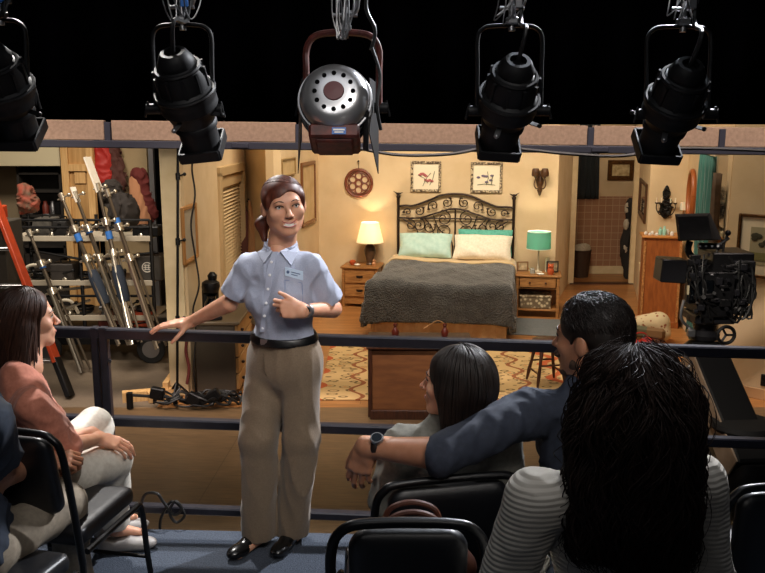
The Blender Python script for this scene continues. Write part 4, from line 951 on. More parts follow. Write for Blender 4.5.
case('white_bin','off-white bin on the lower shelf behind the leaning stands',76,96,298,312,mat('bin_white','#b3a68f',.6),'bin',on=SZ[2],handle_=False) if False else None
rnd = random.Random(21)
for k, (px, py, z) in enumerate(((45,265,SZ[1]),(90,270,SZ[1]),(120,268,SZ[1]),(58,302,SZ[2]),(88,306,SZ[2]),(146,304,SZ[2]))):
    x = P(px, py).x; b = MB()
    for j in range(4): b.torus((x+rnd.uniform(-.02,.02), RY-.1, z+.03+.016*j), .09+rnd.uniform(-.015,.01), .010, 20, 6, Matrix.Rotation(rnd.uniform(-.1,.1),4,'X'))
    tag(b.build('cable_coil', CABLE), ['coiled black cable at the left end of the middle rack shelf','coiled black cable in the centre of the middle rack shelf','coiled black cable beside the grey logo case','coiled black cable at the left of the bottom rack shelf','coiled black cable in the centre of the bottom rack shelf','coiled black cable at the right of the bottom rack shelf'][k], 'cable', 'coiled cables on the rack')
# white pvc loops and tubes lying in the rack
for k, (px, py, z) in enumerate(((40,246,SZ[1]),(72,308,SZ[2]),(112,246,SZ[1]))):
    a = P(px, py); b = MB(); b.tube(smooth_path([(a.x-.12,RY-.2,z+.03),(a.x-.05,RY-.24,z+.16),(a.x+.08,RY-.24,z+.17),(a.x+.14,RY-.2,z+.03)]), .018, 8)
    tag(b.build('white_hose', mat('hose_white','#c5bba6',.5)), ['pale hose arched over the left of the middle rack shelf','pale hose arched over the bottom rack shelf','pale hose arched near the tops of the leaning stands'][k], 'hose', 'pale hoses on the rack')
# clutter lashed on top of the rack
b = MB(); b.beam(P(87,157,RY-.3), P(100,192,RY-.33), .11, .02); tag(b.build('white_board', PAPER), 'long white board leaning up from the rack before the red cloth', 'board')
f = folds(U([rc(P(118,178,RY+.3),P(120,225,RY+.3),.13,.17)], .03), .035, 12, seed=8)
a = P(118,200,RY+.3)
o = sdf_obj('black_bag', folds(U([el(P(124,212,RY+.25),(.16,.12,.2)), el(P(112,195,RY+.3),(.12,.1,.16))],.04), .03, 14, seed=8), (a.x-.5,a.y-.4,a.z-.6), (a.x+.5,a.y+.4,a.z+.5), .02, mat('bag_dark','#26201d',.85)); tag(o, 'dark slumped bag piled behind the tops of the leaning stands', 'bag')
a = P(58,190,RY+.4)
o = sdf_obj('red_bundle', folds(U([el(P(24,196,RY+.3),(.11,.1,.13)), el(P(18,204,RY+.3),(.12,.1,.1)), el(P(30,204,RY+.3),(.1,.1,.09))],.04), .03, 16, seed=9), (P(0,0).x-.1,RY-.1,1.3), (P(60,0).x,RY+.8,2.2), .018, mat('red_bundle','#8c3a28',.8,c2='#5a4a3a',scale=14)); tag(o, 'rumpled red and brown bundle on the left end of the rack top', 'bundle')
# red things and jacket on the beige flat
a = W(103,163,BY-.25)
t = thing('red_bag', 'bright red bag hanging high on the beige flat beside the white board', 'bag', a+Vector((0,0,-.25)))
f = folds(U([rc((0,0,.08),(0,0,.42),.11,.10,(0,1,0),.6)],.03), .015, 12, seed=12); sdf_obj('body', f, (-.25,-.2,-.1), (.25,.2,.6), .015, mat('bright_red','#a5231c',.6), t, world=False)
b = MB(); b.tube(smooth_path([(-.08,0,.45),(-.05,0,.58),(.05,0,.58),(.08,0,.45)]), .012, 6); b.build('strap', BLACK, t)
a = W(113,162,BY-.2)
o = sdf_obj('brown_jacket', folds(U([rc(a+Vector((0,0,.15)),a+Vector((.03,0,-.28)),.09,.13,(0,1,0),.6)],.03), .02, 12, seed=13), a-Vector((.4,.15,.6)), a+Vector((.4,.18,.5)), .016, mat('dark_maroon','#47231c',.8)); tag(o, 'dark maroon jacket hanging right of the bright red bag', 'jacket')
a = W(138,197,BY-.22)
t = thing('hooded_jacket', 'red hooded jacket with peach lining hanging on the beige flat', 'jacket', a+Vector((0,0,-.35)))
f = folds(U([rc((.03,0,.60),(.10,0,.15),.10,.14,(0,1,0),.6), (el((.02,0,.62),(.10,.09,.10)),.03)],.03), .018, 12, seed=14); sdf_obj('shell', f, (-.35,-.2,-.1), (.4,.14,.9), .015, mat('jacket_red','#5c1d1a',.85), t, world=False)
f = folds(U([rc((-.03,-.06,.55),(.02,-.07,.08),.05,.14,(0,1,0),.5)],.03), .014, 14, (1,1,.3), seed=15); sdf_obj('lining', f, (-.35,-.25,-.15), (.4,.1,.8), .015, mat('peach_cloth','#b27d5a',.85), t, world=False)
# ---------------------------------------------------------------- folded light stands leaning on the rack
BLUE = mat('blue_tape','#2e6fc0',.6); SILV = mat('stand_silver','#d0c8b8',.3,.9); GOLDM = mat('stand_dull','#7d7366',.35,.85); NAVY = mat('navy_sleeve','#26303f',.8)
def stand(label, top, bot, Yt, Yb, tape=None, sleeve=False, wing=False, w=.055):
    a = W(*top, Yt); c = W(*bot, Yb); d = (c-a).normalized(); L = (c-a).length; side = d.cross(Vector((0,1,0))).normalized(); fr = side.cross(d)
    t = thing('light_stand', label, 'stand', c, 0, 'folded light stands leaning on the rack')
    def at(s, x=0, y=0): return a+d*s*L+side*x+fr*y
    b = MB(); b.tube([at(0), at(.45)], .017, 8); b.tube([at(.2), at(.97)], .022, 8); b.build('column', GOLDM, t, world=True)
    b = MB(); b.cyl(at(-.03), at(.02), .03, .026, n=10); b.cyl(at(.0,-.05,.0), at(.0,.07,.0), .009, n=8); b.sphere(at(.0,.08), .022, 6); b.build('head_clamp', SILV, t, world=True)
    for s in (.22,.42): b = MB(); b.cyl(at(s-.025), at(s+.02), .05, .042, n=12); b.cyl(at(s,-.08,.0), at(s,.08,.0), .012, n=8); b.sphere(at(s,.09), .022, 6); b.build('collar', SILV, t, world=True)
    for k in range(3):
        an = k*2.09+.5; x, y = w*math.cos(an), w*math.sin(an)
        b = MB(); b.tube([at(.40,x*.7,y*.7), at(1.0,x*1.2,y*1.2)], .013, 8); b.build('leg', SILV if k else GOLDM, t, world=True)
    if tape: b = MB(); b.cyl(at(tape-.02), at(tape+.03), .034, n=10); b.build('tape', BLUE, t, world=True)
    if sleeve: b = MB(); b.tube([at(.5), at(.55), at(.7), at(.73)], [.045,.06,.06,.048], 12); b.build('sleeve', NAVY, t, world=True)
    if wing: b = MB(); b.beam(at(-.06,.0,0), at(.04,.0,0), .07, .012); b.build('paper_tag', PAPER, t, world=True)
stand('leaning folded stand nearest the orange ladder, with blue tape', (30,234),(84,372),8.55,8.25,.22)
stand('leaning folded stand second from the ladder, blue tape high on its column', (62,198),(122,344),8.6,8.25,.27,True)
stand('leaning folded stand with a white tag at its top and blue tape', (76,196),(132,344),8.62,8.4,.22,False,True)
stand('leaning folded stand rising highest, beside the white board', (98,188),(135,344),8.65,8.3,.30,True)
stand('leaning folded stand nearest the cream wall end', (108,194),(160,348),8.66,8.3,.18)
# ---------------------------------------------------------------- orange ladder at far left
ORG = mat('orange_fibreglass','#c2461f',.5,c2='#a83818',scale=10)
a = W(-6,196,7.9); c = W(71,396,7.45)
t = thing('step_ladder', 'tall orange fibreglass step ladder with black feet at the far left', 'ladder', (c.x-.3, 7.6, 0))
d = (a-c); e0 = Vector((c.x, c.y, 0.0)); e1 = e0+d*1.12
def lp(s, dx=0): return e0+(e1-e0)*s+Vector((dx,0,0))
b = MB(); b.beam(lp(.16), lp(1), .035, .13, up=(0,1,0), bev=.004); b.build('rail', ORG, t, world=True)
b = MB(); b.beam(lp(0.01), lp(.18), .045, .12, up=(0,1,0), bev=.004); b.build('foot', BLACK, t, world=True)
b = MB()
for k in range(7): s = .62+.03*k; b.beam(lp(s,-.01)+Vector((0,-.022,0)), lp(s+.017,-.01)+Vector((0,-.022,0)), .035-.012*(k % 2), .003, up=(0,1,0))
b.build('lettering', BLACK, t, world=True)
f0 = Vector((c.x-1.5, c.y, 0)); f1 = f0+Vector((-(e1-e0).x*.1,(e1-e0).y,(e1-e0).z))
b = MB(); b.beam(f0, f1, .09, .035, up=(0,1,0), bev=.004); b.build('rail', ORG, t, world=True)
for k in range(1,6): s = k/6; b = MB(); b.beam(f0+(f1-f0)*s, lp(s), .08, .03, bev=.004); b.build('rung', STEEL, t, world=True)
b = MB(); a = W(2,212,8.2); b.box(a+Vector((-.12,.0,0)), (.30,.12,.13), bev=.01); 
t = thing('orange_box','small orange box with a pale edge above the ladder at far left','box', a+Vector((-.12,0,-.065)))
b.build('body', ORG, t, world=True); b = MB()
for (x,z,sx,sz) in ((.02,.058,.015,0),(.02,-.058,.015,0)): b.box(a+Vector((-.12,-.061,z)), (.30,.004,.014))
b.box(a+Vector((.023,-.061,0)), (.014,.004,.13)); b.build('edging', PAPER, t, world=True)
b = MB(); b.box((a.x-.15,8.2,a.z/2-.04),(.5,.4,a.z-.07),bev=.01); tag(b.build('cabinet_crate', mat('crate_grey','#3d3830',.8)), 'plain grey cabinet under the small orange box at far left', 'cabinet')

# grip heads, tubes and small gear crowding the rack
rnd = random.Random(77)
places = ['at the far left of the top bar','just right of the canvas case on the top bar','above the blue tape of the left stands','between the stand heads on the top shelf','right of the white board foot on the top shelf','at the right end of the top bar','at the left of the middle shelf','behind the second stand on the middle shelf','in the middle of the middle shelf','left of the grey logo case','at the left of the bottom shelf','in the centre of the bottom shelf','at the right of the bottom shelf','under the grey logo case']
for k, (px, zi) in enumerate(((30,0),(64,0),(80,0),(100,0),(116,0),(150,0),(36,1),(74,1),(104,1),(124,1),(40,2),(76,2),(110,2),(136,2))):
    x = P(px,300).x; z = SZ[zi]+.0101; y = RY-.2
    t = thing('grip_head', 'small metal grip head '+places[k], 'clamp', (x, y, z), 0, 'grip heads crowding the rack')
    a = rnd.uniform(-.6,.6); b = MB(); b.lathe([(0,0),(.035,0),(.04,.02),(.03,.04),(.03,.06),(0,.06)], 12); b.cyl((-.05,0,.075),(.05,0,.085),.028,n=12); b.build('body', SILV if k % 3 else STEEL, t)
    b = MB(); b.tube([(-.02,-.02,.08),(.05*math.cos(a),-.06,.08+.10*math.sin(a)),(.11*math.cos(a),-.07,.10+.12*abs(math.sin(a)))], .009, 6); b.sphere((.11*math.cos(a),-.07,.10+.12*abs(math.sin(a))), .02, 6); b.build('handle', BLACK, t)
for k, (px0, px1, py0, py1, y) in enumerate(((30,96,250,262,-.24),(60,128,290,283,-.25),(84,158,262,252,-.26),(28,90,322,300,-.27),(70,150,330,322,-.22))):
    a = P(px0,py0,RY+y); c = P(px1,py1,RY+y); b = MB(); b.cyl(a, c, .014, n=8)
    tag(b.build('gear_pole', SILV if k % 2 else BLACK), ['black tube slanting across the upper left of the rack','silver tube lying across the middle of the rack','black tube slanting towards the logo case','silver tube rising from the lower left of the rack','black tube lying low across the rack'][k], 'pole', 'loose tubes in the rack')
# ================================================================ HANGING LAMPS
LB = mat('lamp_black', '#08080a', .55, .1, c2='#0e0e10', scale=25, spec=.3)
PZ = 3.16; LY = 3.6
t = thing('lighting_pipe', 'black horizontal pipe from which the five stage lamps hang', 'pipe', (0, LY, PZ))
b = MB(); b.cyl((-3.4,LY,PZ), (3.4,LY,PZ), .025, n=12); b.build('pipe', BLACK, t, world=True)
for x in (-2.6, 0.6, 2.9): b = MB(); b.cyl((x,LY,PZ), (x,LY,5.4), .008, n=6); b.build('drop_rod', BLACK, t, world=True)
def basis(a, c, roll=0):
    z = (c-a).normalized(); x = Vector((1,0,0)); x = (x-z*x.dot(z)).normalized(); y = z.cross(x)
    R = Matrix((x, y, z)).transposed().to_4x4(); return Matrix.Translation(a) @ R @ Matrix.Rotation(roll, 4, 'Z')
def clamp_and_yoke(t, pl_, pr_, top, mt, cx, r=.009, corner=.05):
    zt = top
    b = MB(); b.tube(smooth_path([pl_, Vector((pl_.x, (pl_.y+LY)/2, (pl_.z+zt)/2)), Vector((pl_.x-.0,LY,zt-corner)), Vector((pl_.x+corner*.4,LY,zt-corner*.25)), Vector((pl_.x+corner*1.3,LY,zt)), Vector((pr_.x-corner*1.3,LY,zt)), Vector((pr_.x-corner*.4,LY,zt-corner*.25)), Vector((pr_.x,LY,zt-corner)), Vector((pr_.x,(pr_.y+LY)/2,(pr_.z+zt)/2)), pr_], 5), r, 8, flat=1.6); b.build('yoke', mt, t, world=True)
    c = Vector((cx, LY, zt)); b = MB()
    b.cyl(c-Vector((0,0,.02)), c+Vector((0,0,.10)), .014, n=10); b.box(c+Vector((0,0,.02)), (.05,.05,.03), bev=.006)
    b.tube(smooth_path([c+Vector((0,0,.08)), Vector((cx+.045,LY,zt+.10)), Vector((cx+.05,LY,PZ)), Vector((cx,LY,PZ+.045)), Vector((cx-.045,LY,PZ+.01))]), .014, 8)
    b.cyl(c+Vector((-.05,0,.07)), c+Vector((.05,0,.07)), .008, n=8); b.build('clamp', STEEL, t, world=True)
    for s in (pl_, pr_): b = MB(); sg = -1 if s is pl_ else 1; b.cyl(s-Vector((sg*.02,0,0)), s+Vector((sg*.035,0,0)), .022, n=12); b.tube([s+Vector((sg*.03,-.0,.03)), s+Vector((sg*.045,0,-.035))], .006, 6); b.build('pivot_knob', LB, t, world=True)
def profile_spot(label, rear, front, Yr, Yf, yl, yr, ytop, cx, wires=0):
    a = W(*rear, Yr); c = W(*front, Yf); M = basis(a, c); L = (c-a).length; Mt = Matrix.Translation(a)
    t = thing('profile_spotlight', label, 'stage light', (a+c)/2, 0, 'black profile spotlights under the pipe')
    b = MB(M)
    b.lathe([(1.2*r if 0 < zz < L-.15 else r, zz) for r, zz in [(0,.02),(.03,.02),(.034,-.01),(.05,-.01),(.058,0),(.062,.03),(.06,.05),(.075,.06),(.085,.10),(.086,.15),(.10,.165),(.102,.19),(.098,.20),(.10,.21),(.10,.235),(.088,.25),(.088,L-.15),(.092,L-.145),(.092,L-.125),(.082,L-.12),(.080,L-.03),(.084,L-.02),(.084,L),(.07,L),(.06,L-.03),(0,L-.03)]], 28)
    b.build('housing', LB, t, world=True)
    b = MB(M)
    for k in range(10): an = 2*PI*k/10; b.box((.102*math.cos(an), .102*math.sin(an), .11), (.012,.012,.085), R=Matrix.Rotation(an,3,'Z'))
    b.torus((0,0,.06), .088, .009, 24, 6); b.torus((0,0,.165), .121, .008, 24, 6); b.build('cooling_fin', LB, t, world=True)
    b = MB(M)
    for (x, y, sx, sy) in ((-.085,0,.012,.17),(.085,0,.012,.17),(0,-.085,.17,.012),(0,.085,.17,.012)): b.box((x,y,L-.02), (sx,sy,.05), bev=.003)
    b.build('gel_frame_holder', LB, t, world=True)
    for k, an in enumerate((.4,1.9,3.3,4.9)):
        b = MB(M); b.box((.125*math.cos(an), .125*math.sin(an), .26), (.055,.022,.004), R=Matrix.Rotation(an,3,'Z')); b.sphere((.15*math.cos(an), .15*math.sin(an), .26), .010, 5); b.build('shutter_handle', STEEL if k % 2 else LB, t, world=True)
    b = MB(M); b.box((.0,-.10,L-.21), (.07,.04,.10), bev=.006); b.build('side_box', LB, t, world=True)
    b = MB(M); b.box((.045,-.090,L-.20), (.05,.004,.05)); b.build('sticker', mat('sticker_brown','#5c463c',.6), t, world=True)
    mid = a+(c-a)*.55; zt = W(cx, ytop, LY).z
    clamp_and_yoke(t, Vector((W(yl,100,mid.y).x, mid.y, mid.z)), Vector((W(yr,100,mid.y).x, mid.y, mid.z)), zt, LB, W(cx,10,LY).x)
    b = MB(); b.tube(smooth_path([a, a+Vector((.02,-.05,.12)), Vector((W(cx,10,LY).x+.03,LY-.04,zt+.03)), Vector((W(cx,10,LY).x+.05,LY-.03,PZ+.03))]), .009, 8); b.build('power_cable', CABLE, t, world=True)
    rnd = random.Random(int(cx))
    for k in range(wires):
        x = W(cx,10,LY).x+rnd.uniform(-.06,.06); b = MB(); b.tube(smooth_path([(x,LY-.03,PZ),(x+rnd.uniform(-.03,.03),LY-.05,zt+.10),(x+rnd.uniform(-.05,.05),LY-.04,zt+rnd.uniform(.0,.04)),(x+rnd.uniform(-.02,.06),LY-.03,zt+.12),(x+.03,LY-.02,PZ)]), .003, 5); b.build('safety_cable', STEEL, t, world=True)
    if wires:
        x = W(cx,10,LY).x+.02; b = MB(); b.box((x,LY-.04,zt+.09), (.03,.02,.05), bev=.003); b.build('tape_flag', BLUE if cx < 300 else STEEL, t, world=True)
profile_spot('black profile spotlight cut off by the left edge, aimed down to the right', (-10,50),(22,138),3.45,3.7,-32,29,20,0,2)
profile_spot('black profile spotlight left of the guide, blue tape on its clamp', (173,54),(204,150),3.45,3.7,155,213,25,182,4)
profile_spot('black profile spotlight hanging over the right half of the bed', (518,62),(497,147),3.42,3.7,477,541,26,512,4)
profile_spot('black profile spotlight hanging over the bathroom doorway, aimed down left', (690,66),(655,150),3.42,3.7,646,709,27,684,4)
# fresnel with silver back
c = W(334,93,3.42); ax = c+Vector((0,.30,-.12)); M = basis(c, ax)
RB = mat('red_brown_paint', '#5e2a22', .5, .2, c2='#3c1c17', scale=25); SIL = mat('spun_aluminium', '#b9b9bb', .32, .85)
t = thing('fresnel_lamp', 'round fresnel lamp with perforated silver back and red-brown yoke', 'stage light', c)
b = MB(M); b.lathe([(0,-.022),(.05,-.022),(.09,-.018),(.115,-.006),(.128,.012),(.136,.03),(.138,.05),(.134,.055),(0,.055)], 48); b.build('back_cover', SIL, t, world=True)
b = MB(M)
for k in range(12): an = 2*PI*k/12; b.lathe([(0,-.0235),(.009,-.0235),(.010,-.015),(0,-.015)], 12, Matrix.Translation((.075*math.cos(an), .075*math.sin(an), -.000)))
b.build('vent_hole', BLACKM, t, world=True)
b = MB(M); b.lathe([(0,-.030),(.038,-.028),(.042,-.02),(0,-.015)], 28); b.build('centre_badge', mat('badge_red','#5a2a2c',.5), t, world=True)
b = MB(M); b.lathe([(.13,.055),(.142,.06),(.142,.075),(.132,.08),(.132,.10),(.145,.105),(.145,.12),(.130,.125),(.130,.21),(.14,.215),(.14,.23),(0,.23)], 40); b.build('drum', LB, t, world=True)
for k in range(3): b = MB(M); b.torus((0,0,.065+.045*k), .145, .006, 40, 6); b.build('ring', STEEL, t, world=True)
b = MB(M); b.box((.0,.145,.12), (.20,.06,.20), bev=.01); b.box((0,.165,.12), (.15,.045,.16), bev=.008); b.build('lamp_base', RB, t, world=True)
b = MB(M); b.box((.02,.150,.018), (.055,.028,.004)); b.build('blue_sticker', mat('sticker_blue','#4a6fb0',.5), t, world=True)
b = MB(M); b.box((.02,.146,.0155), (.045,.006,.002)); b.box((.02,.156,.0155), (.035,.005,.002)); b.build('sticker_text', PAPER, t, world=True)
for sx in (-1,1):
    b = MB(M); b.add([(sx*.135,-.12,.12),(sx*.135,.12,.12),(sx*.17,.21,.36),(sx*.17,-.20,.36),(sx*.139,-.12,.12),(sx*.139,.12,.12),(sx*.174,.21,.36),(sx*.174,-.20,.36)], [(0,1,2,3),(7,6,5,4),(0,4,5,1),(1,5,6,2),(2,6,7,3),(3,7,4,0)], None, False); b.build('barn_door', LB, t, world=True)
zt = W(340,33,LY).z; mid = c+(ax-c)*.45
clamp_and_yoke(t, Vector((W(306,95,mid.y).x,mid.y,mid.z)), Vector((W(379,95,mid.y).x,mid.y,mid.z)), zt, RB, W(345,10,LY).x, .014, .07)
rnd = random.Random(3)
for k in range(5):
    x = W(347,10,LY).x+rnd.uniform(-.04,.04); b = MB(); b.tube(smooth_path([(x,LY-.03,PZ),(x+.02,LY-.06,zt+.1),(x+rnd.uniform(-.03,.03),LY-.05,zt-.03),(x-.02,LY-.04,zt+.08),(x,LY-.02,PZ)]), .0035, 5); b.build('safety_cable', STEEL, t, world=True)
b = MB(); b.tube(smooth_path([W(371,50,3.5),W(375,30,3.5),W(366,8,3.5),W(369,-20,3.5)]), .008, 8); b.build('power_cable', CABLE, t, world=True)
b = MB(); b.tube(smooth_path([W(372,48,3.46),W(380,75,3.48),W(377,105,3.48),W(381,130,3.5)]), .007, 6); b.cyl(W(366,110,3.45), W(366,150,3.5), .012, n=8); b.build('power_cable', CABLE, t, world=True)
b = MB(); b.tube(smooth_path([W(333,143,5.6),W(362,149,5.6),W(400,155,5.6),W(450,154,5.6),W(492,147,5.6),W(530,150,5.6),W(570,154,5.6),W(620,156,5.6),W(668,149,5.6),W(720,149,5.6),W(790,152,5.6)]), .012, 6)
tag(b.build('slack_cable', CABLE), 'slack black cable swagged along the underside of the header', 'cable')
# ================================================================ FILM CAMERA ON ITS DOLLY
CY = 5.5
def C(px, py, Y=CY): return W(px, py, Y)
base = C(715, 400); t = FC = thing('film_camera', 'black film camera rigged on a dolly arm at the right', 'film camera', (base.x, CY, 0))
FB = mat('camera_black', '#0d0d0f', .4, .2, c2='#141416', scale=30); FB2 = mat('camera_grey', '#1e1e22', .4, .3)
def cbox(name, px0, px1, py0, py1, Y, d, m=FB, rz=0, rx=0, bev=.008, parent=None):
    a = C(px0, py1, Y); c = C(px1, py0, Y); ctr = (a+c)/2; R = Matrix.Rotation(rz,3,'Z') @ Matrix.Rotation(rx,3,'Y')
    b = MB(); b.box(ctr, (c.x-a.x, d, c.z-a.z), R=R, bev=bev); return b.build(name, m, parent or t, world=True)
cbox('body', 692, 726, 268, 312, 5.5, .34)
cbox('battery_pack', 724, 748, 258, 300, 5.5, .26, FB2)
cbox('magazine', 704, 746, 250, 270, 5.55, .28)
cbox('matte_box', 657, 684, 258, 281, 5.55, .16, FB2, rx=.06)
cbox('side_monitor', 688, 714, 280, 301, 5.33, .03, GLASS_DARK)
cbox('monitor_frame', 686, 716, 278, 303, 5.36, .03, FB2)
cbox('handle_plate', 698, 722, 243, 249, 5.5, .05, FB2)
cbox('recorder', 700, 712, 300, 322, 5.4, .12)
cbox('receiver', 733, 747, 290, 314, 5.42, .10)
a = C(684,270,5.55); b = MB(); b.cyl(a, a+Vector((.16,0,0)), .055, .07, n=18); b.build('lens', FB, t, world=True)
for k in range(3): b = MB(); b.torus(a+Vector((.03+.045*k,0,0)), .062+.004*k, .006, 20, 6, Matrix.Rotation(PI/2,4,'Y')); b.build('lens_ring', FB2, t, world=True)
# viewing monitor with hood
b = MB(); a0 = C(676,213,5.45); 
vs = [C(675,214,5.55),C(710,213,5.55),C(722,240,5.55),C(678,241,5.55),C(678,217,5.30),C(708,216,5.30),C(712,239,5.30),C(680,240,5.30)]
b.add(vs, [(0,1,2,3),(7,6,5,4),(0,4,5,1),(1,5,6,2),(2,6,7,3),(3,7,4,0)], None, False); b.build('monitor_hood', mat('hood_cloth','#0f0f11',.9,c2='#17171a',scale=20,bump=.3), t, world=True)
b = MB(); b.tube(smooth_path([C(690,241,5.45),C(688,250,5.45),C(693,258,5.5),C(704,264,5.5)]), .022, 8); b.build('monitor_arm', FB, t, world=True)
b = MB(); b.tube(smooth_path([C(722,258),C(724,245),C(728,232),C(726,240)],4), .008, 6); b.tube([C(714,258),C(720,244),C(729,238)], .010, 6); b.sphere(C(728,233), .02, 6); b.build('accessory_arm', FB, t, world=True)
b = MB()
for k in range(4): b.cyl(C(700+6*k,246,5.47), C(700+6*k,246,5.465), .008, n=8)
b.build('plate_hole', STEEL, t, world=True)
b = MB(); b.cyl(C(688,303,5.36), C(712,301,5.36), .006, n=6); b.build('support_rod', STEEL, t, world=True)
b = MB(); b.box(C(688,290,5.31), (.012,.01,.06)); b.build('label_strip', mat('label_cream','#a89c80',.6), t, world=True)
for k in range(6): b = MB(); b.box(C(692+5*k,275,5.32)+Vector((0,0,.012*(k % 2))), (.018,.01,.012), bev=.002); b.build('button', FB2 if k % 2 else STEEL, t, world=True)
rnd = random.Random(8)
for k in range(16):
    p0 = C(rnd.uniform(722,745), rnd.uniform(256,285), 5.35); p3 = C(rnd.uniform(712,744), rnd.uniform(296,322), 5.38)
    p1 = C(rnd.uniform(738,756), rnd.uniform(262,300), 5.33); p2 = C(rnd.uniform(736,755), rnd.uniform(290,326), 5.33)
    b = MB(); b.tube(smooth_path([p0,p1,p2,p3]), rnd.choice((.005,.007,.009)), 6); b.build('cable', CABLE, t, world=True)
for k in range(8):
    p0 = C(rnd.uniform(684,715), rnd.uniform(252,275), 5.32); p1 = C(rnd.uniform(684,722), rnd.uniform(262,300), 5.28); p2 = C(rnd.uniform(690,725), rnd.uniform(280,322), 5.32)
    b = MB(); b.tube(smooth_path([p0,p1,p2]), .006, 6); b.build('cable', CABLE, t, world=True)
# fluid head, wheels
b = MB(); b.lathe([(0,0),(.09,0),(.10,.03),(.07,.06),(.08,.10),(.12,.12),(.12,.15),(0,.15)], 20, Matrix.Translation(C(704,338))); b.build('fluid_head', FB2, t, world=True)
cbox('tilt_plate', 688, 728, 312, 320, 5.5, .26, FB2)
a = C(726,335,5.35); b = MB(); b.torus(a, .055, .012, 28, 8, Matrix.Rotation(PI/2,4,'X'))
for k in range(3): b.cyl(a, a+Vector((.05*math.cos(k*2.09),0,.05*math.sin(k*2.09))), .008, n=6)
b.build('pan_wheel', FB, t, world=True)
b = MB(); b.tube(smooth_path([C(684,300,5.4),C(681,318,5.4),C(692,330,5.4)]), .010, 6); b.box(C(691,333,5.38),(.05,.04,.05),bev=.006); b.build('focus_bracket', STEEL, t, world=True)
# dolly arm and base
t2 = thing('camera_dolly', 'heavy dolly with a sloping steel boom arm carrying the film camera', 'camera dolly', (2.0, 5.1, 0))
p0 = C(702,350,5.5); p1 = C(752,470,4.75)
b = MB(); b.beam(p0, p1, .24, .20, bev=.015); b.build('boom_arm', mat('boom_top','#0e0e10',.5,.3), t2, world=True)
d = (p1-p0).normalized(); sd = d.cross(Vector((0,0,1))).normalized(); 
if sd.x > 0: sd = -sd
b = MB(); b.beam(p0+sd*.125+d*.03, p1+sd*.125, .012, .20, bev=.003); b.build('side_plate', mat('boom_side','#9b8875',.5,.3,c2='#857362',scale=10), t2, world=True)
for s in (.15,.4,.65,.8): b = MB(); b.sphere(p0+(p1-p0)*s+sd*.135, .014, 6); b.build('bolt', STEEL, t2, world=True)
up = sd.cross(d).normalized(); up = up if up.z > 0 else -up
b = MB(); b.beam(p0+d*.06+up*.105, p0+d*.14+up*.105, .20, .012); b.build('brass_plate', mat('dull_brass','#6a5638',.5,.7), t2, world=True)
b = MB(); b.beam(p0+(p1-p0)*.42+sd*.134+up*.02, p0+(p1-p0)*.55+sd*.134-up*.0, .003, .05); b.build('paper_label', PAPER, t2, world=True)
b = MB(); b.cyl(p0+Vector((0,0,-.05)), C(704,338), .07, n=16); b.sphere(p0, .13, 8, (1,1,.6)); b.build('riser', FB2, t2, world=True)
b = MB(); b.box((p1.x+.1,4.9,.22), (.8,1.3,.20), bev=.03); b.cyl((p1.x,4.8,.3), (p1.x,4.8,p1.z+.05), .12, n=20); b.build('chassis', FB, t2, world=True)
for sx in (-.35,.5):
    for sy in (-.5,.5): wheel(t2, (p1.x+sx+.03, 4.9+sy, .12), .12, .08)
a = C(742,424,4.95); 
b = MB(); b.lathe([(0,-.035),(.17,-.035),(.19,-.01),(.185,.02),(.12,.035),(0,.035)], 28, Matrix.Translation(a)); b.build('seat', mat('seat_black','#0a0a0b',.7), t2, world=True)
b = MB(); b.tube([a-Vector((0,0,.03)), a-Vector((0,0,.3)), Vector((p1.x+.2,4.9,.3))], .025, 8); b.build('seat_post', FB, t2, world=True)

rnd = random.Random(31)
for k in range(22):
    px, py = rnd.uniform(690,744), rnd.uniform(256,312); p = C(px, py, 5.30); b = MB(); b.box(p, (rnd.uniform(.02,.07), .03, rnd.uniform(.015,.05)), bev=.004); b.build('control_panel', FB2 if k % 2 else FB, FC, world=True)
for k in range(12):
    p = C(rnd.uniform(690,742), rnd.uniform(254,310), 5.275); b = MB(); b.cyl(p, p-Vector((0,.015,0)), rnd.uniform(.006,.014), n=8); b.build('knob', STEEL if k % 3 == 0 else FB2, FC, world=True)
# ================================================================ PEOPLE
SKIN = mat('skin', '#d09a7c', .5, c2='#c98f72', scale=30, sub=.12)
SKIN_D = mat('skin_tan', '#b98265', .5, c2='#ae7759', scale=30, sub=.12)
LIPM = mat('lip', '#a5504a', .4); LIPD = mat('lip_soft', '#a3655a', .45); TEETH = mat('teeth', '#f0e9e0', .25); EYEW = mat('eye_white', '#e6e0da', .2); IRIS = mat('iris', '#2a1a12', .15)
def hairmat(n, c, c2): return mat(n, c, .5, c2=c2, scale=90, stretch=(1,1,.15), spec=.4)
H_AUB = hairmat('auburn_hair', '#5a2a18', '#3f1b10'); H_BRN = hairmat('brown_hair', '#3d2418', '#2a170f'); H_DRK = hairmat('dark_brown_hair', '#1d130e', '#130c09'); H_BLK = mat('black_hair', '#2b1d17', .62, c2='#1a110e', scale=90, stretch=(1,1,.15), spec=.25)
def mtx(c, x, y, z, s=1.0):
    M = Matrix.Identity(4)
    for i in range(3): M[i][0] = x[i]*s; M[i][1] = y[i]*s; M[i][2] = z[i]*s; M[i][3] = c[i]
    return M
def frame(fwd, up=(0,0,1)):
    y = Vector(fwd).normalized(); z = Vector(up); x = y.cross(z).normalized(); z = x.cross(y).normalized(); return x, y, z
def xf(V, M): A = np.array(M); return V @ A[:3,:3].T + A[:3,3]
def sdf_local(f, lo, hi, h, M):
    V, F = surfnet(f, lo, hi, h); return xf(V, M), F
def joinmesh(parts):
    Vs, Fs, n = [], [], 0
    for V, F in parts: Vs.append(V); Fs.append(F+n); n += len(V)
    return np.concatenate(Vs), np.concatenate(Fs)
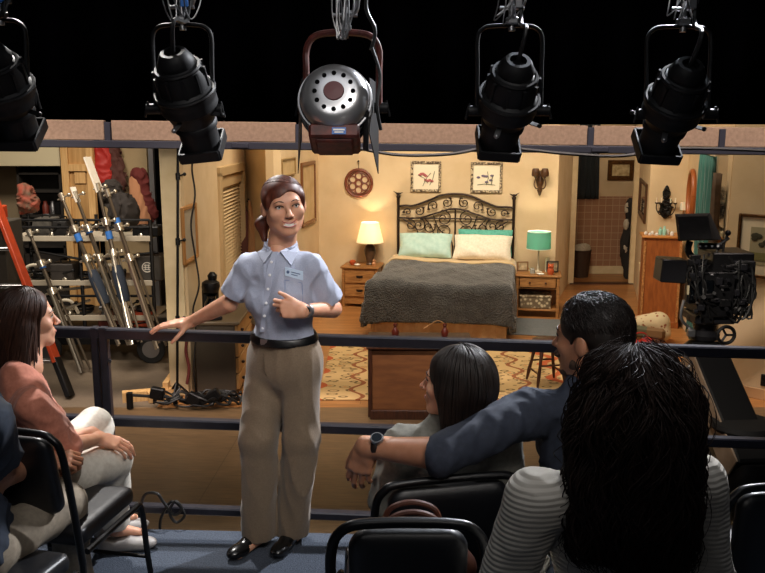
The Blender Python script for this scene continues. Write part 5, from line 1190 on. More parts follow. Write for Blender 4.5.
def head_fn(neck, male=False, mouth_open=False):
    m = 1.06 if male else 1.0
    P = [el((0,-.012,.035),(.074*m,.093,.083)), (el((0,.024,-.028),(.061*m,.058,.083)),.03)]
    for s in (-1,1):
        P += [(rc((s*.046*m,.002,-.048),(s*.014*m,.060,-.088),.022,.017),.025), (el((s*.040,.056,-.018),(.024,.022,.022)),.02)]
    P += [(el((0,.066,-.093),(.018*m,.015,.014)),.02), (rc((-.032,.074,.024),(.032,.074,.024),.011,.011),.02), (el((0,.076,-.056),(.027,.016,.020)),.015),
          (rc((0,.082,.014),(0,.102,-.019),.007,.010),.010), (el((0,.105,-.024),(.011,.011,.009)),.006)]
    for s in (-1,1): P += [(el((s*.011,.095,-.027),(.007,.008,.006)),.005)]
    f = U(P)
    for s in (-1,1): f = sub(f, el((s*.031,.099,.010),(.016,.016,.010)), .012)
    Q = [f]
    for s in (-1,1): Q.append((el((s*.077*m,-.008,-.002),(.009,.019,.030),Matrix.Rotation(s*.25,3,'Z')),.006))
    Q.append((rc((0,-.012,-.045), neck, .050*m, .055*m),.025)); return U(Q)
def hitY(f, x, z, y0=.17):
    y = y0
    for _ in range(60):
        d = float(f(np.array([x],np.float32), np.array([y],np.float32), np.array([z],np.float32))[0]); y -= max(d, .0003)
        if d < .0005: break
    return y
def face(t, f, M, smile=False, lip=LIPD, brow=H_BRN, male=False):
    for s in (-1,1):
        y = hitY(f, s*.031, .010); b = MB(M); b.sphere((s*.031,y-.0085,.010), .0118, 8); o = b.build('eye', EYEW, t, world=True)
        b = MB(M); b.sphere((s*.031,y-.0085+.0072,.010), .0058, 6); q = b.build('iris', IRIS, t, world=True)
        b = MB(M); pts = [(s*(.031+.0145*math.cos(a)), hitY(f, s*(.031+.0145*math.cos(a)), .012+.008*math.sin(a))+.001, .010+.0075*math.sin(a)) for a in [PI*i/8 for i in range(9)]]
        b.tube(pts, .0018, 5); b.build('eyelash', H_DRK, t, world=True)
        b = MB(M); pts = [(s*x, hitY(f, s*x, z)+.0008, z) for x, z in ((.014,.029),(.022,.033),(.032,.035),(.042,.031),(.049,.025))]; b.tube(pts, [.002,.0032,.003,.0025,.001], 5, flat=.6); b.build('eyebrow', brow, t, world=True)
    w = .027 if smile else .022; cv = .010 if smile else .002; zc = -.060 if smile else -.058
    def line(dz, k=9, ww=1): return [(x, 0, zc+dz+cv*(x/w)**2) for x in [(-w+2*w*i/k)*ww for i in range(k+1)]]
    gap = .0095 if smile else .0
    up = [(x, hitY(f, x, z)+.0005, z) for x,_,z in line(.0055 if smile else .003)]; lo = [(x, hitY(f, x, z)+.0005, z) for x,_,z in line(-.0005-gap, ww=.85 if smile else .9)]
    r1 = [.0008]+[.0022]*2+[.0032]*1+[.0028]*2+[.0032]*1+[.0022]*2+[.0008]
    b = MB(M); b.tube(up, r1, 6); b.build('upper_lip', lip, t, world=True); b = MB(M); b.tube(lo, [.001]+[.003]*8+[.001], 6); b.build('lower_lip', lip, t, world=True)
    if smile:
        vs = []; 
        for (a, c) in zip(up, lo): vs += [(a[0]*.92,a[1]+.0010,a[2]), (a[0]*.85,c[1]+.0010,c[2]+.001)]
        b = MB(M); b.add(vs, [(2*i,2*i+2,2*i+3,2*i+1) for i in range(len(up)-1)]); b.build('teeth', TEETH, t, world=True)
def hand_prims(curl=(.3,.4,.3), spread=.06, thumb=(.9,.5,.35), curls=None, ts=1):
    """palm along +y from the wrist, thumb on the +x side (times ts), back of the hand +z"""
    P = []; kx = [.029,.010,-.009,-.027]; ky = [.088,.092,.087,.078]
    for k in range(4): P.append((rc((kx[k]*.55*ts,.0,0),(kx[k]*ts,ky[k],0),.014,.0108),.012))
    P.append((el((.014*ts,.03,-.008),(.02,.03,.013)),.012)); P.append((rc((.024*ts,.045,0),(-.022*ts,.045,0),.012,.012),.015))
    segs = [(.044,.026,.020),(.048,.030,.022),(.045,.028,.021),(.035,.021,.018)]; fingers = []
    for k in range(4):
        c = curls[k] if curls else curl; p = Vector((kx[k]*ts,ky[k],0)); a = 0; F = []
        sx = (1.5-k)*spread*ts
        for j in range(3):
            a += c[j]; d = Vector((sx*math.cos(a), math.cos(a), -math.sin(a))).normalized(); q = p+d*segs[k][j]; r0 = (.0092,.0083,.0076)[j]*(1 if k < 3 else .88); r1 = (.0083,.0076,.0066)[j]*(1 if k < 3 else .88)
            F.append((rc(p, q, r0, r1), .003)); p = q
        fingers.append(U(F))
    p = Vector((.020*ts,.018,-.006)); T = []
    a = thumb[0]; dn = thumb[1]
    for j, (L, r0, r1) in enumerate(((.042,.0135,.0108),(.032,.0105,.0092),(.026,.0092,.0075))):
        d = Vector((math.sin(a)*ts, math.cos(a), -math.sin(dn))).normalized(); q = p+d*L; T.append((rc(p,q,r0,r1),.003)); p = q; a -= thumb[2]
    return P, fingers, U(T)
def hand_arm(wrist, ydir, zdir, elbow, left, rw=.024, re=.040, s=1.0, h=.0042, **kw):
    y = Vector(ydir).normalized(); z = Vector(zdir); z = (z-y*z.dot(y)).normalized(); x = y.cross(z); ts = 1 if left else -1
    M = mtx(wrist, x, y, z, s); Mi = M.inverted(); e = Mi @ Vector(elbow)
    P, fg, th = hand_prims(ts=ts, **kw)
    f = U(P+[(g,.004) for g in fg]+[(th,.012),(rc((0,.01,0),e,rw,re),.02)])
    pts = [e, Vector((.1*ts,.1,0)), Vector((-.06*ts,.2,-.0)), Vector((0,.1,-.12)), Vector((0,0,.05))]
    lo = [min(p[i] for p in pts)-.05 for i in range(3)]; hi = [max(p[i] for p in pts)+.05 for i in range(3)]
    return sdf_local(f, lo, hi, h/s, M), M
def torso_prims(SL, SR, pel, right, fwd, up, w=1.0, female=True, belly=0):
    mid = (SL+SR)/2; R = Matrix((right, fwd, up)).transposed(); L = (mid-pel)
    def p(t, x=0, y=0): return pel+L*t+right*x+fwd*y
    P = [rc(SL, SR, .046*w, .046*w), (el(p(.70), (.148*w,.105*w,.17), R),.05), (el(p(.36,0,belly), (.130*w,.098*w+belly,.15), R),.05), (el(p(.02), (.163*w,.118*w,.13), R),.05), (rc(mid-up*.02, mid+up*.075, .075, .055),.06)]
    if female:
        for s in (-1,1): P.append((el(p(.66,s*.07,.075), (.062,.05,.06), R),.03))
    return P
def limb(a, b, c, r0, r1, r2, k=.03): return [(rc(a,b,r0,r1),k), (rc(b,c,r1*.98,r2),.02)]
def bounds(pts, m): return [min(p[i] for p in pts)-m for i in range(3)], [max(p[i] for p in pts)+m for i in range(3)]
def evalf(f, p): return f(p[:,0].astype(np.float32), p[:,1].astype(np.float32), p[:,2].astype(np.float32))
def gradf(f, p):
    e = .003; g = np.stack([evalf(f, p+np.eye(3)[i]*e)-evalf(f, p-np.eye(3)[i]*e) for i in range(3)], 1); return g/(np.linalg.norm(g, axis=1, keepdims=True)+1e-9)
def strands(f, starts, dirs, steps, ds, off, grav=(0,0,-1), gmix=.12, noise=.0, seed=0, lens=None):
    """paths that run over the surface of f and turn towards grav"""
    rs = np.random.RandomState(seed); p = starts.copy(); d = dirs/np.linalg.norm(dirs, axis=1, keepdims=True); g = np.array(grav, float); out = []
    for k in range(steps):
        n = gradf(f, p); e = evalf(f, p)[:, None]; p = p-n*(e-off[:, None]); out.append(p.copy())
        d = d*(1-gmix)+g*gmix+rs.randn(*d.shape)*noise; d = d-n*(d*n).sum(1, keepdims=True)*.9; d /= np.linalg.norm(d, axis=1, keepdims=True)+1e-9; p = p+d*ds
    return np.stack(out, 1)
def strand_mesh(name, paths, r, m, parent, M, n=5, curl=0, cfreq=2.2, seed=0, tip=.25, ymax=.045, wave=0):
    rs = np.random.RandomState(seed+1); keep = ~((paths[:,:,1] > ymax) & (paths[:,:,2] < .06)).any(axis=1); paths = paths[keep]; r = np.array(r)[keep] if np.ndim(r) else r; N, K, _ = paths.shape; P = paths.copy()
    T = np.gradient(P, axis=1); T /= np.linalg.norm(T, axis=2, keepdims=True)+1e-9
    ref = np.array([.3,.5,.81]); A = np.cross(T, ref); A /= np.linalg.norm(A, axis=2, keepdims=True)+1e-9; B = np.cross(T, A)
    if wave:
        k = np.arange(K)[None,:]; s0 = paths[:,K//3,:]; ph = 7*np.sin(s0[:,0:1]*22+s0[:,2:3]*9)+5*np.sin(s0[:,1:2]*26); am = wave*np.minimum(k/10,1); P = P+A*(am*np.sin(ph+k*.52))[...,None]+B*(am*.7*np.sin(ph*1.3+k*.41+1))[...,None]
    if curl:
        ph = rs.rand(N,1)*6.28; fr = cfreq*(.7+.6*rs.rand(N,1)); k = np.arange(K)[None,:]; am = curl*(.6+.8*rs.rand(N,1))*np.minimum(k/6,1)
        P = P+A*(am*np.cos(ph+k*fr*.35))[...,None]+B*(am*np.sin(ph+k*fr*.35))[...,None]
        T = np.gradient(P, axis=1); T /= np.linalg.norm(T, axis=2, keepdims=True)+1e-9; A = np.cross(T, ref); A /= np.linalg.norm(A, axis=2, keepdims=True)+1e-9; B = np.cross(T, A)
    rr = (np.array(r)[:,None] if np.ndim(r) else np.full((N,1), r))*(np.minimum(1, (K-1-np.arange(K))/(K*.3)+tip)*np.minimum(1,(np.arange(K)+2)/4))[None,:]
    an = np.arange(n)*2*PI/n; V = P[:,:,None,:]+rr[:,:,None,None]*(A[:,:,None,:]*np.cos(an)[None,None,:,None]+B[:,:,None,:]*np.sin(an)[None,None,:,None]*.7)
    idx = np.arange(N*K*n).reshape(N,K,n); a = idx[:,:-1,:]; b = np.roll(idx,-1,2)[:,:-1,:]; c = np.roll(idx,-1,2)[:,1:,:]; d = idx[:,1:,:]
    F = np.stack([a,b,c,d],-1).reshape(-1,4); return mesh_obj(name, xf(V.reshape(-1,3), M), F, m, parent, True, True)
def shoe(t, ankle, toe_dir, m, L=.25, z0=None, low=True, name='shoe'):
    x, y, z = frame(Vector((toe_dir[0], toe_dir[1], 0))); base = Vector((ankle.x, ankle.y, z0)); M = mtx(base, x, y, z)
    f = U([rc((0,-.04,.035),(0,.05,.035),.034,.036), (el((0,.11,.028),(.042,.07,.03)),.02), (el((0,-.045,.04),(.032,.035,.045)),.02)]+([] if low else [(rc((0,-.03,.05),(0,-.03,.09),.036,.036),.02)]), .02)
    f = cut(f, pl((0,0,.0),(0,0,-1)), .003)
    if low: f = sub(f, el((0,.0,.085),(.032,.065,.035)), .006)
    V, F = sdf_local(f, (-.08,-.12,-.02), (.08,.21,.14), .006, M); mesh_obj(name, V, F, m, t, True, True)

# ---------------------------------------------------------------- the guide
def guide():
    Y = 3.60
    g0 = G(272, 545, .55)
    t = thing('person', 'smiling standing woman in pale blue short-sleeved shirt and khaki trousers, one hand on the rail', 'person', (g0.x, Y, .5505))
    SL, SR = W(311,267,Y-.03), W(250,267,Y+.02)            # her left, her right shoulder
    pel = W(285,352,Y+.02); right = (SR-SL).normalized(); up = ((SL+SR)/2-pel).normalized(); fw = Vector((-.42,-.9,0)).normalized()
    right = fw.cross(up).normalized(); fwd = up.cross(right).normalized()
    E_R, Wr_R = W(229,303,Y+.05), W(192,322,3.815); E_L, Wr_L = W(333,309,Y+.04), W(304,311,Y-.20)
    HL, HR = pel+Vector((.085,0,-.03)), pel+Vector((-.085,.0,-.03))
    KL, KR = W(301,437,Y-.02), W(258,437,Y-.02); AL, AR = W(294,527,Y+.06), W(259,528,Y+.03)
    Wd = .90
    tor = torso_prims(SL, SR, pel, right, fwd, up, Wd)
    # body
    Hc = W(284,207,Y-.02); hs = 1.04; hx, hy, hz = frame((.30,-.95,-.02), (-.10,.0,1)); MH = mtx(Hc, hx*1.09, hy, hz, hs)
    neckw = W(281,252,Y+.02); nl = MH.inverted() @ neckw; hf = head_fn(nl)
    head = sdf_local(hf, (-.12,-.14,-.26), (.12,.15,.15), .0035, MH)
    (armL, _), (armR, _) = hand_arm(Wr_L, (-1,-.1,.12), (.1,-1,.15), E_L, True, curls=((.7,.9,.5),(.9,1.1,.7),(1.1,1.2,.8),(1.2,1.2,.8)), thumb=(.55,.0,.1), spread=.03), hand_arm(Wr_R, (-1,.02,-.08), (-.05,-.12,1), E_R, False, curl=(.10,.30,.25), thumb=(.9,.7,.2), spread=.05, s=1.05)
    bf = U(tor+limb(SL,E_L,E_L+(Wr_L-E_L)*.1,.045,.036,.03)+limb(SR,E_R,E_R+(Wr_R-E_R)*.1,.045,.036,.03)+limb(HL,KL,AL,.085,.055,.035)+limb(HR,KR,AR,.085,.055,.035))
    lo, hi = bounds([SL,SR,AL,AR,E_L,E_R], .12); bf = infl(bf, -.012)
    body = surfnet(bf, lo, hi, .014)
    feet = []
    for A_, dx in ((AL,-.35),(AR,-.55)):
        fb = U([rc(A_, A_+Vector((0,0,-.03)), .035,.035), (rc((A_.x,A_.y,.59),(A_.x+dx*.14,A_.y-.13,.575),.03,.024),.02)]); l2, h2 = bounds([A_, Vector((A_.x+dx*.14,A_.y-.13,.56))], .08); feet.append(surfnet(fb, l2, h2, .008))
    V, F = joinmesh([body, head, armL, armR]+feet); mesh_obj('body', V, F, SKIN, t, True, True)
    face(t, hf, MH, True, LIPM, mat('brow_auburn','#40200f',.7))
    # hair pulled back, side-swept fringe, low ponytail
    ha = sub(U([el((0,-.016,.042),(.080,.097,.085)), (el((0,-.055,-.005),(.062,.05,.065)),.03), (el((-.066,.02,.03),(.012,.03,.035)),.015), (el((.066,.02,.03),(.012,.03,.035)),.015)], .02), el((-.010,.110,-.038),(.068,.085,.118), Matrix.Rotation(-.18,3,'Y')), .008)
    V, F = sdf_local(ha, (-.12,-.14,-.12), (.12,.13,.16), .004, MH); mesh_obj('hair', V, F, H_AUB, t, True, True)
    rs = np.random.RandomState(2); n = 150; a = rs.rand(n); st = np.stack([-.035+.01*a+rs.randn(n)*.003, .070-.14*a, .115+.0*a], 1); dr = np.stack([np.where(rs.rand(n) < .66, 1, -1)*(.8+.2*rs.rand(n)), -.35+0*a, -.1+0*a], 1)
    ps = strands(ha, st, dr, 16, .012, .0005*rs.rand(n), (0,-.9,-.35), .10); strand_mesh('hair_strands', ps, .0020, H_AUB, t, MH, ymax=.075)
    pt = U([rc((.03,-.10,-.02),(.075,-.085,-.07),.020,.026),(rc((.075,-.085,-.07),(.078,-.06,-.13),.026,.012),.02)]); V, F = sdf_local(pt, (-.04,-.17,-.2), (.13,-.01,.04), .005, MH); mesh_obj('ponytail', V, F, H_AUB, t, True, True)
    # shirt
    BLUE_S = mat('blue_shirt', '#a1a7ba', .8, c2='#949bb0', scale=220, bump=.15, mix=(.3,.7), sheen=.2)
    sl = [(rc(SL, SL+(E_L-SL)*.80, .052, .058),.03), (rc(SR, SR+(E_R-SR)*.76, .052, .056),.03)]
    sf = U(torso_prims(SL, SR, pel, right, fwd, up, Wd*1.06)+sl)
    dL = (E_L-SL).normalized(); dR = (E_R-SR).normalized()
    sf = infl(sf, .004)
    sf = folds(folds(sf, .004, 11, (1,1,.6), 3), .0055, 24, (1,.6,.7), 5)
    arm_l = infl(rc(SL, E_L, .085, .085), .0); arm_r = rc(SR, E_R, .085, .085)
    cl, cr = pl(SL+dL*(E_L-SL).length*.80, dL), pl(SR+dR*(E_R-SR).length*.78, dR)
    waist = pl(pel+up*.078, -up); neckc = el(neckw+Vector((.0,-.035,.055)), (.070,.080,.06))
    def shirt(X,Y_,Z):
        d = sf(X,Y_,Z); k1 = np.maximum(cl(X,Y_,Z), -(-(arm_l(X,Y_,Z)))); d = np.maximum(d, np.where(arm_l(X,Y_,Z) < 0, cl(X,Y_,Z), -1)); d = np.maximum(d, np.where(arm_r(X,Y_,Z) < 0, cr(X,Y_,Z), -1))
        d = np.maximum(d, waist(X,Y_,Z)); return -smin(-d, neckc(X,Y_,Z), .006)
    lo, hi = bounds([SL,SR,pel,E_L,E_R], .12); sdf_obj('shirt', shirt, lo, hi, .0065, BLUE_S, t)
    def onshirt(px, py, off=.004):
        p = W(px, py, 3.0); o = Vector((0,0,CAMZ)); d = (p-o).normalized(); s = 3.1
        for _ in range(80):
            q = o+d*s; e = float(sf(np.array([q.x],np.float32), np.array([q.y],np.float32), np.array([q.z],np.float32))[0]); s += max(e*.7, .0005)
            if e < .001: break
        return o+d*(s-off)
    b = MB(); pts = [onshirt(x, y, .002) for x, y in ((274,254),(271,266),(269,280),(267,295),(266,310),(264,322),(263,331))]; b.tube(smooth_path(pts,4), .014, 8, flat=.16)
    # flat placket: a ribbon following the front
    vs = []; pp = smooth_path([onshirt(x, y, .004) for x, y in ((275,252),(271,266),(269,280),(267,295),(266,310),(264,322),(263,332))], 4)
    for p in pp: vs += [p-Vector((.013,0,0)), p+Vector((.013,-.004,0)), p+Vector((.013,.01,0)), p+Vector((-.013,.01,0))]
    b = MB(); b.add(vs, [(4*i+j, 4*i+(j+1)%4, 4*i+4+(j+1)%4, 4*i+4+j) for i in range(len(pp)-1) for j in range(4)]); b.build('button_placket', mat('placket_blue','#a4abc0',.8), t, world=True)
    for k, y in enumerate((262,275,289,303,316,328)):
        p = onshirt(271.5-.13*(y-262), y, .009); b = MB(); b.lathe([(0,0),(.006,0),(.006,.002),(0,.003)], 12, Matrix.Translation(p) @ Matrix.Rotation(PI/2,4,'X')); b.build('button', mat('button_white','#e6e6ea',.3), t, world=True)
    # chest pocket edge, name badge
    pk = [onshirt(x, y, .003) for x, y in ((285,280),(302,283),(303,303),(294,309),(285,303))]
    b = MB(); b.tube(pk+[pk[0]], .0016, 5); b.build('pocket_seam', mat('seam_blue','#6f80a6',.8), t, world=True)
    bp = [onshirt(x, y, .008) for x, y in ((285,267),(303,271.5),(303,280.5),(285,275.5))]
    b = MB(); b.add(bp+[p+Vector((0,.004,0)) for p in bp], [(3,2,1,0),(4,5,6,7),(0,1,5,4),(1,2,6,5),(2,3,7,6),(3,0,4,7)], None, False); b.build('name_badge', mat('badge_blue','#b9cbe0',.3), t, world=True)
    def bq(u, v, off): 
        p = bp[0]*(1-u)*(1-v)+bp[1]*u*(1-v)+bp[2]*u*v+bp[3]*(1-u)*v; return p+Vector((0,-off,0))
    for (u0,u1,v) in ((.35,.85,.38),(.35,.70,.65)): b = MB(); b.tube([bq(u0,v,.001), bq(u1,v,.001)], .002, 5); b.build('badge_text', mat('badge_ink','#4a5f86',.5), t, world=True)
    b = MB(); b.sphere(bq(.16,.5,.0), .007, 6, (1,.3,1)); b.build('badge_emblem', mat('badge_ink'  ,'#4a5f86',.5), t, world=True)
    # collar: standing band and two pointed flaps
    nb = neckw+Vector((0,-.005,.0)); b = MB()
    for s, (tipx, tipy) in ((1,(291,265)),(-1,(264,263))):
        back = nb+Vector((.066*s,.02,.035)); front = onshirt(276+4*s, 251, .010); tip = onshirt(tipx, tipy, .014); out = onshirt(tipx+7*s, 252, .010); out2 = nb+Vector((.078*s,.0,.012))
        q = [front, tip, out, out2, back]; b = MB(); b.add(q+[v_+Vector((0,.006,-.004)) for v_ in q], [(0,1,2),(0,2,3),(0,3,4),(7,6,5),(8,7,5),(9,8,5)]+[(i,(i+1)%5+0,(i+1)%5+5,i+5) for i in range(5)], None, False); b.build('collar_flap', BLUE_S, t, world=True)
    cb = lambda X,Y_,Z: np.maximum(np.abs(el(nb+Vector((0,.0,.02)), (.069,.066,.075))(X,Y_,Z))-.005, np.maximum((Y_-nb.y)*-1-.052, np.abs(Z-(nb.z+.022)-.35*(Y_-nb.y))-.024))
    lo, hi = bounds([nb], .11); sdf_obj('collar_band', cb, lo, hi, .003, BLUE_S, t)
    # trousers, belt
    KH = mat('khaki_trousers', '#75634f', .8, c2='#6a5946', scale=150, bump=.1, sheen=.2)
    hl = [rc(pel+right*-.075+Vector((0,0,-.02)), KL, .098, .075, None), (rc(KL, AL+Vector((0,0,-.02)), .074, .074),.03)]
    hr = [rc(pel+right*.075+Vector((0,0,-.02)), KR, .098, .078), (rc(KR, AR+Vector((0,0,-.02)), .076, .072),.03)]
    R3 = Matrix((right, fwd, up)).transposed()
    tf = U([(el(pel+Vector((0,0,-.05)), (.168,.128,.15), R3),.04), (el(pel+up*.05, (.150,.112,.10), R3),.03)]+[(U(hl,.03),.025), (U(hr,.03),.025)], .03)
    tf = folds(folds(tf, .004, 14, (1,1,.5), 2), .009, 6, (1,1,.35), 5, mask=lambda X,Y_,Z: np.clip((pel.z-Z)/.3, .35, 1))
    tf = cut(cut(tf, pl(pel+up*.096, up), .004), pl((0,0,.592),(0,0,-1)), .004)
    lo, hi = bounds([pel,KL,KR,AL,AR], .15); hi[2] = pel.z+.14; sdf_obj('trousers', tf, lo, hi, .008, KH, t)
    for k in range(2):
        A_ = (AL,AR)[k]
    bl = lambda X,Y_,Z: np.maximum(np.abs(U([(el(pel+Vector((0,0,-.05)), (.168,.128,.15), R3),.04), (el(pel+up*.05, (.150,.112,.10), R3),.03), rc(pel+up*.04,pel+up*.05,.115,.115)],.03)(X,Y_,Z)-.006)-.005, np.abs((X-pel.x)*up.x+(Y_-pel.y)*up.y+(Z-pel.z)*up.z-.078)-.017)
    lo, hi = bounds([pel+up*.056], .2); lo[2] = pel.z; hi[2] = pel.z+.14; sdf_obj('belt', bl, lo, hi, .006, mat('belt_black','#0c0c0d',.35), t)
    p = onshirt(264,342,.018); b = MB(); b.box(p, (.036,.008,.028), rz=-.35, bev=.004); b.build('buckle', STEEL, t, world=True)
    b = MB(); z = pel.z; b.tube([pel+up*.035+fwd*.136+right*.02, pel+up*-.04+fwd*.141+right*.02, pel+up*-.11+fwd*.116+right*.015], .0018, 5); b.build('fly_seam', mat('seam_khaki','#5c4d3c',.8), t, world=True)
    # watch
    ax = (Wr_L-E_L).normalized(); wp = Wr_L-ax*.03; b = MB(); Rw = ax.to_track_quat('Z','Y').to_matrix().to_4x4(); b.lathe([(.027,-.009),(.0295,-.006),(.0295,.006),(.027,.009)], 24, Matrix.Translation(wp) @ Rw); b.build('watch_strap', STEEL, t, world=True)
    fp = wp+Vector((.0,-.030,.012)); b = MB(); b.lathe([(0,-.004),(.016,-.004),(.018,0),(.016,.004),(0,.004)], 20, Matrix.Translation(fp) @ Matrix.Rotation(PI/2+.35,4,'X')); b.build('watch_case', STEEL, t, world=True)
    b = MB(); b.lathe([(0,.0042),(.013,.0042),(.013,.0052),(0,.0052)], 20, Matrix.Translation(fp) @ Matrix.Rotation(PI/2+.35,4,'X')); b.build('watch_face', mat('watch_face','#1b2026',.2), t, world=True)
    SH = mat('shoe_black', '#0b0b0c', .25)
    shoe(t, AL+Vector((-.01,-.01,0)), (-.35,-1), SH, z0=.5515); shoe(t, AR+Vector((-.02,-.01,0)), (-.6,-1), SH, z0=.5515)
guide()
# ================================================================ AUDIENCE
CHB = mat('chair_black', '#0b0b0d', .35, .2); VIN = mat('chair_vinyl', '#0d0e12', .42, spec=.6, c2='#111216', scale=30, bump=.05)
def chair(label, loc, face, h=.86, w=.46, group='black padded audience chairs', lean=.10, seatz=.44):
    t = thing('audience_chair', label, 'chair', loc, math.atan2(-face[0], face[1]), group)   # local +y is where a sitter looks
    b = MB(); b.box((0,.0,seatz-.015), (w-.04,.42,.03), bev=.01)
    n = 14; b2 = MB(); f = U([rc((-w/2+.06,0,seatz+.03),(w/2-.06,0,seatz+.03),.03,.03)])
    sf = lambda X,Y,Z: np.sqrt(np.maximum(np.abs(X)-(w/2-.06),0)**2+np.maximum(np.abs(Y)-.17,0)**2+(np.maximum(np.abs(Z-seatz-.02)-.012,0)*1.4)**2)-.032
    V, F = surfnet(sf, (-w/2-.02,-.24,seatz-.05), (w/2+.02,.24,seatz+.09), .012); mesh_obj('seat', V, F, VIN, t)
    yb = -.22
    bf = lambda X,Y,Z: np.sqrt(np.maximum(np.abs(X)-(w/2-.10),0)**2+np.maximum(np.abs(Z-(h-.17))-.10,0)**2+(np.maximum(np.abs(Y-yb+lean*(Z-seatz))-.008,0)*2.2)**2)-.05
    V, F = surfnet(bf, (-w/2-.02,yb-.16,seatz+.05), (w/2+.02,yb+.12,h+.02), .012); mesh_obj('backrest', V, F, VIN, t)
    x = w/2-.01
    def bk(z): return yb-lean*(z-seatz)-.012
    b = MB(); b.tube(smooth_path([(-x,bk(seatz),seatz-.05),(-x,bk(.6),.6),(-x,bk(h-.08),h-.08),(-x+.025,bk(h-.02),h-.02),(-x+.09,bk(h),h),(x-.09,bk(h),h),(x-.025,bk(h-.02),h-.02),(x,bk(h-.08),h-.08),(x,bk(.6),.6),(x,bk(seatz),seatz-.05)],5), .013, 10); b.build('back_frame', CHB, t)
    for sx in (-1,1):
        b = MB(); b.tube([(sx*x,bk(seatz),seatz-.05),(sx*(x+.01),-.26,.0)], .012, 8); b.build('leg', CHB, t)
        b = MB(); b.tube(smooth_path([(sx*x,-.20,seatz-.02),(sx*x,.12,seatz-.02),(sx*x,.20,seatz-.04),(sx*(x+.0),.23,.2),(sx*(x+.01),.25,0)],5), .012, 8); b.build('leg', CHB, t)
    b = MB(); b.cyl((-x,.22,.18),(x,.22,.18),.008,n=8); b.build('stretcher', CHB, t)
    return t
def seated(label, name_root, Hc, hs, look, hup, neckw, SL, SR, pel, fwdv, EL, WL, ER, WR, KL, KR, AL, AR, skin, shirt_m, pants_m, male=False, sleeve=(.5,.5), w=1.0, hands=(None,None), hem=.0, fold=.008, sh_h=.009, shirt_name='shirt', puff=1.0, belly=0, knit=None, lip=LIPD, neck_cut=.060, legs=True, smile=False, brow=H_BRN):
    t = thing('person', label, 'person', name_root)
    up = ((SL+SR)/2-pel).normalized(); fw = Vector(fwdv).normalized(); right = fw.cross(up).normalized(); fwd = up.cross(right).normalized(); R3 = Matrix((right, fwd, up)).transposed()
    hx, hy, hz = frame(look, hup); MH = mtx(Hc, hx, hy, hz, hs); nl = MH.inverted() @ neckw; hf = head_fn(nl, male)
    parts = [sdf_local(hf, [min(-.13,nl.x-.07),min(-.15,nl.y-.07),min(-.26,nl.z-.05)], [max(.13,nl.x+.07),max(.15,nl.y+.07),.15], .0042, MH)]
    ad = .010 if male else 0
    HL, HR = pel+right*-.085, pel+right*.085
    pr = torso_prims(SL, SR, pel, right, fwd, up, w*.92, not male, belly)+limb(SL,EL,WL,.047+ad,.037+ad,.027+ad*.5)+limb(SR,ER,WR,.047+ad,.037+ad,.027+ad*.5)
    if legs: pr += limb(HL,KL,AL,.075,.05,.036)+limb(HR,KR,AR,.075,.05,.036)
    if legs:
        for A_ in (AL,AR):
            td = Vector((fw.x,fw.y,0)).normalized(); pr.append((rc(A_, A_+td*.12-Vector((0,0,.05)), .034,.022),.02))
    bf = infl(U(pr), -.004); pts = [SL,SR,pel,EL,ER,WL,WR]+([KL,KR,AL,AR] if legs else []); lo, hi = bounds(pts, .14); lo[2] -= 0; parts.append(surfnet(bf, lo, hi, .013))
    for (Wp, E, hd, left) in ((WL,EL,hands[0],True),(WR,ER,hands[1],False)):
        if hd: kw = dict(hd); yd = kw.pop('y'); zd = kw.pop('z'); parts.append(hand_arm(Wp, yd, zd, E, left, rw=.024+ad*.4, re=.038+ad, h=.005, **kw)[0])
    V, F = joinmesh(parts); mesh_obj('body', V, F, skin, t, True, True)
    face(t, hf, MH, smile, lip, brow, male)
    # top
    ar = .056+ad
    def arm_prims(S, E, Wp, k):
        if k <= 1: return [(rc(S, S+(E-S)*k, ar*puff, (ar-.004)*puff),.03)]
        return [(rc(S, E, ar*puff, (ar-.010)*puff),.03), (rc(E, E+(Wp-E)*(k-1), (ar-.010)*puff, (ar-.020)*puff),.02)]
    base = U(torso_prims(SL, SR, pel, right, fwd, up, w, not male, belly)+arm_prims(SL,EL,WL,sleeve[0])+arm_prims(SR,ER,WR,sleeve[1]))
    sf = folds(folds(infl(base, .008), fold*.6, 9, (1,1,.6), int(pel.x*10) % 7), fold*.5, 21, (1,1,.7), 3)
    if knit:
        g = sf; sf = lambda X,Y,Z: g(X,Y,Z)-knit*np.sin((Z*.9+.25*X)*300)*.5-.001*np.sin(X*300)
    hc = pl(pel+up*hem, -up); nc = el(neckw+Vector((0,0,.045))+fwd*.02, (neck_cut,neck_cut,.045))
    fns = []
    for (S,E,Wp,k) in ((SL,EL,WL,sleeve[0]),(SR,ER,WR,sleeve[1])):
        if k <= 1: d = (E-S).normalized(); c0 = S+(E-S)*k; reg = rc(S,E,.095,.095)
        else: d = (Wp-E).normalized(); c0 = E+(Wp-E)*(k-1); reg = rc(E+(Wp-E)*.15,Wp,.075,.07)
        fns.append((pl(c0, d), reg))
    def top(X,Y,Z):
        d = sf(X,Y,Z)
        for c, reg in fns: d = np.maximum(d, np.where(reg(X,Y,Z) < 0, c(X,Y,Z), -1))
        d = np.maximum(d, hc(X,Y,Z)); return -smin(-d, nc(X,Y,Z), .006)
    lo, hi = bounds([SL,SR,pel,EL,ER]+([WL] if sleeve[0] > 1 else [])+([WR] if sleeve[1] > 1 else []), .14); sdf_obj(shirt_name, top, lo, hi, sh_h, shirt_m, t)
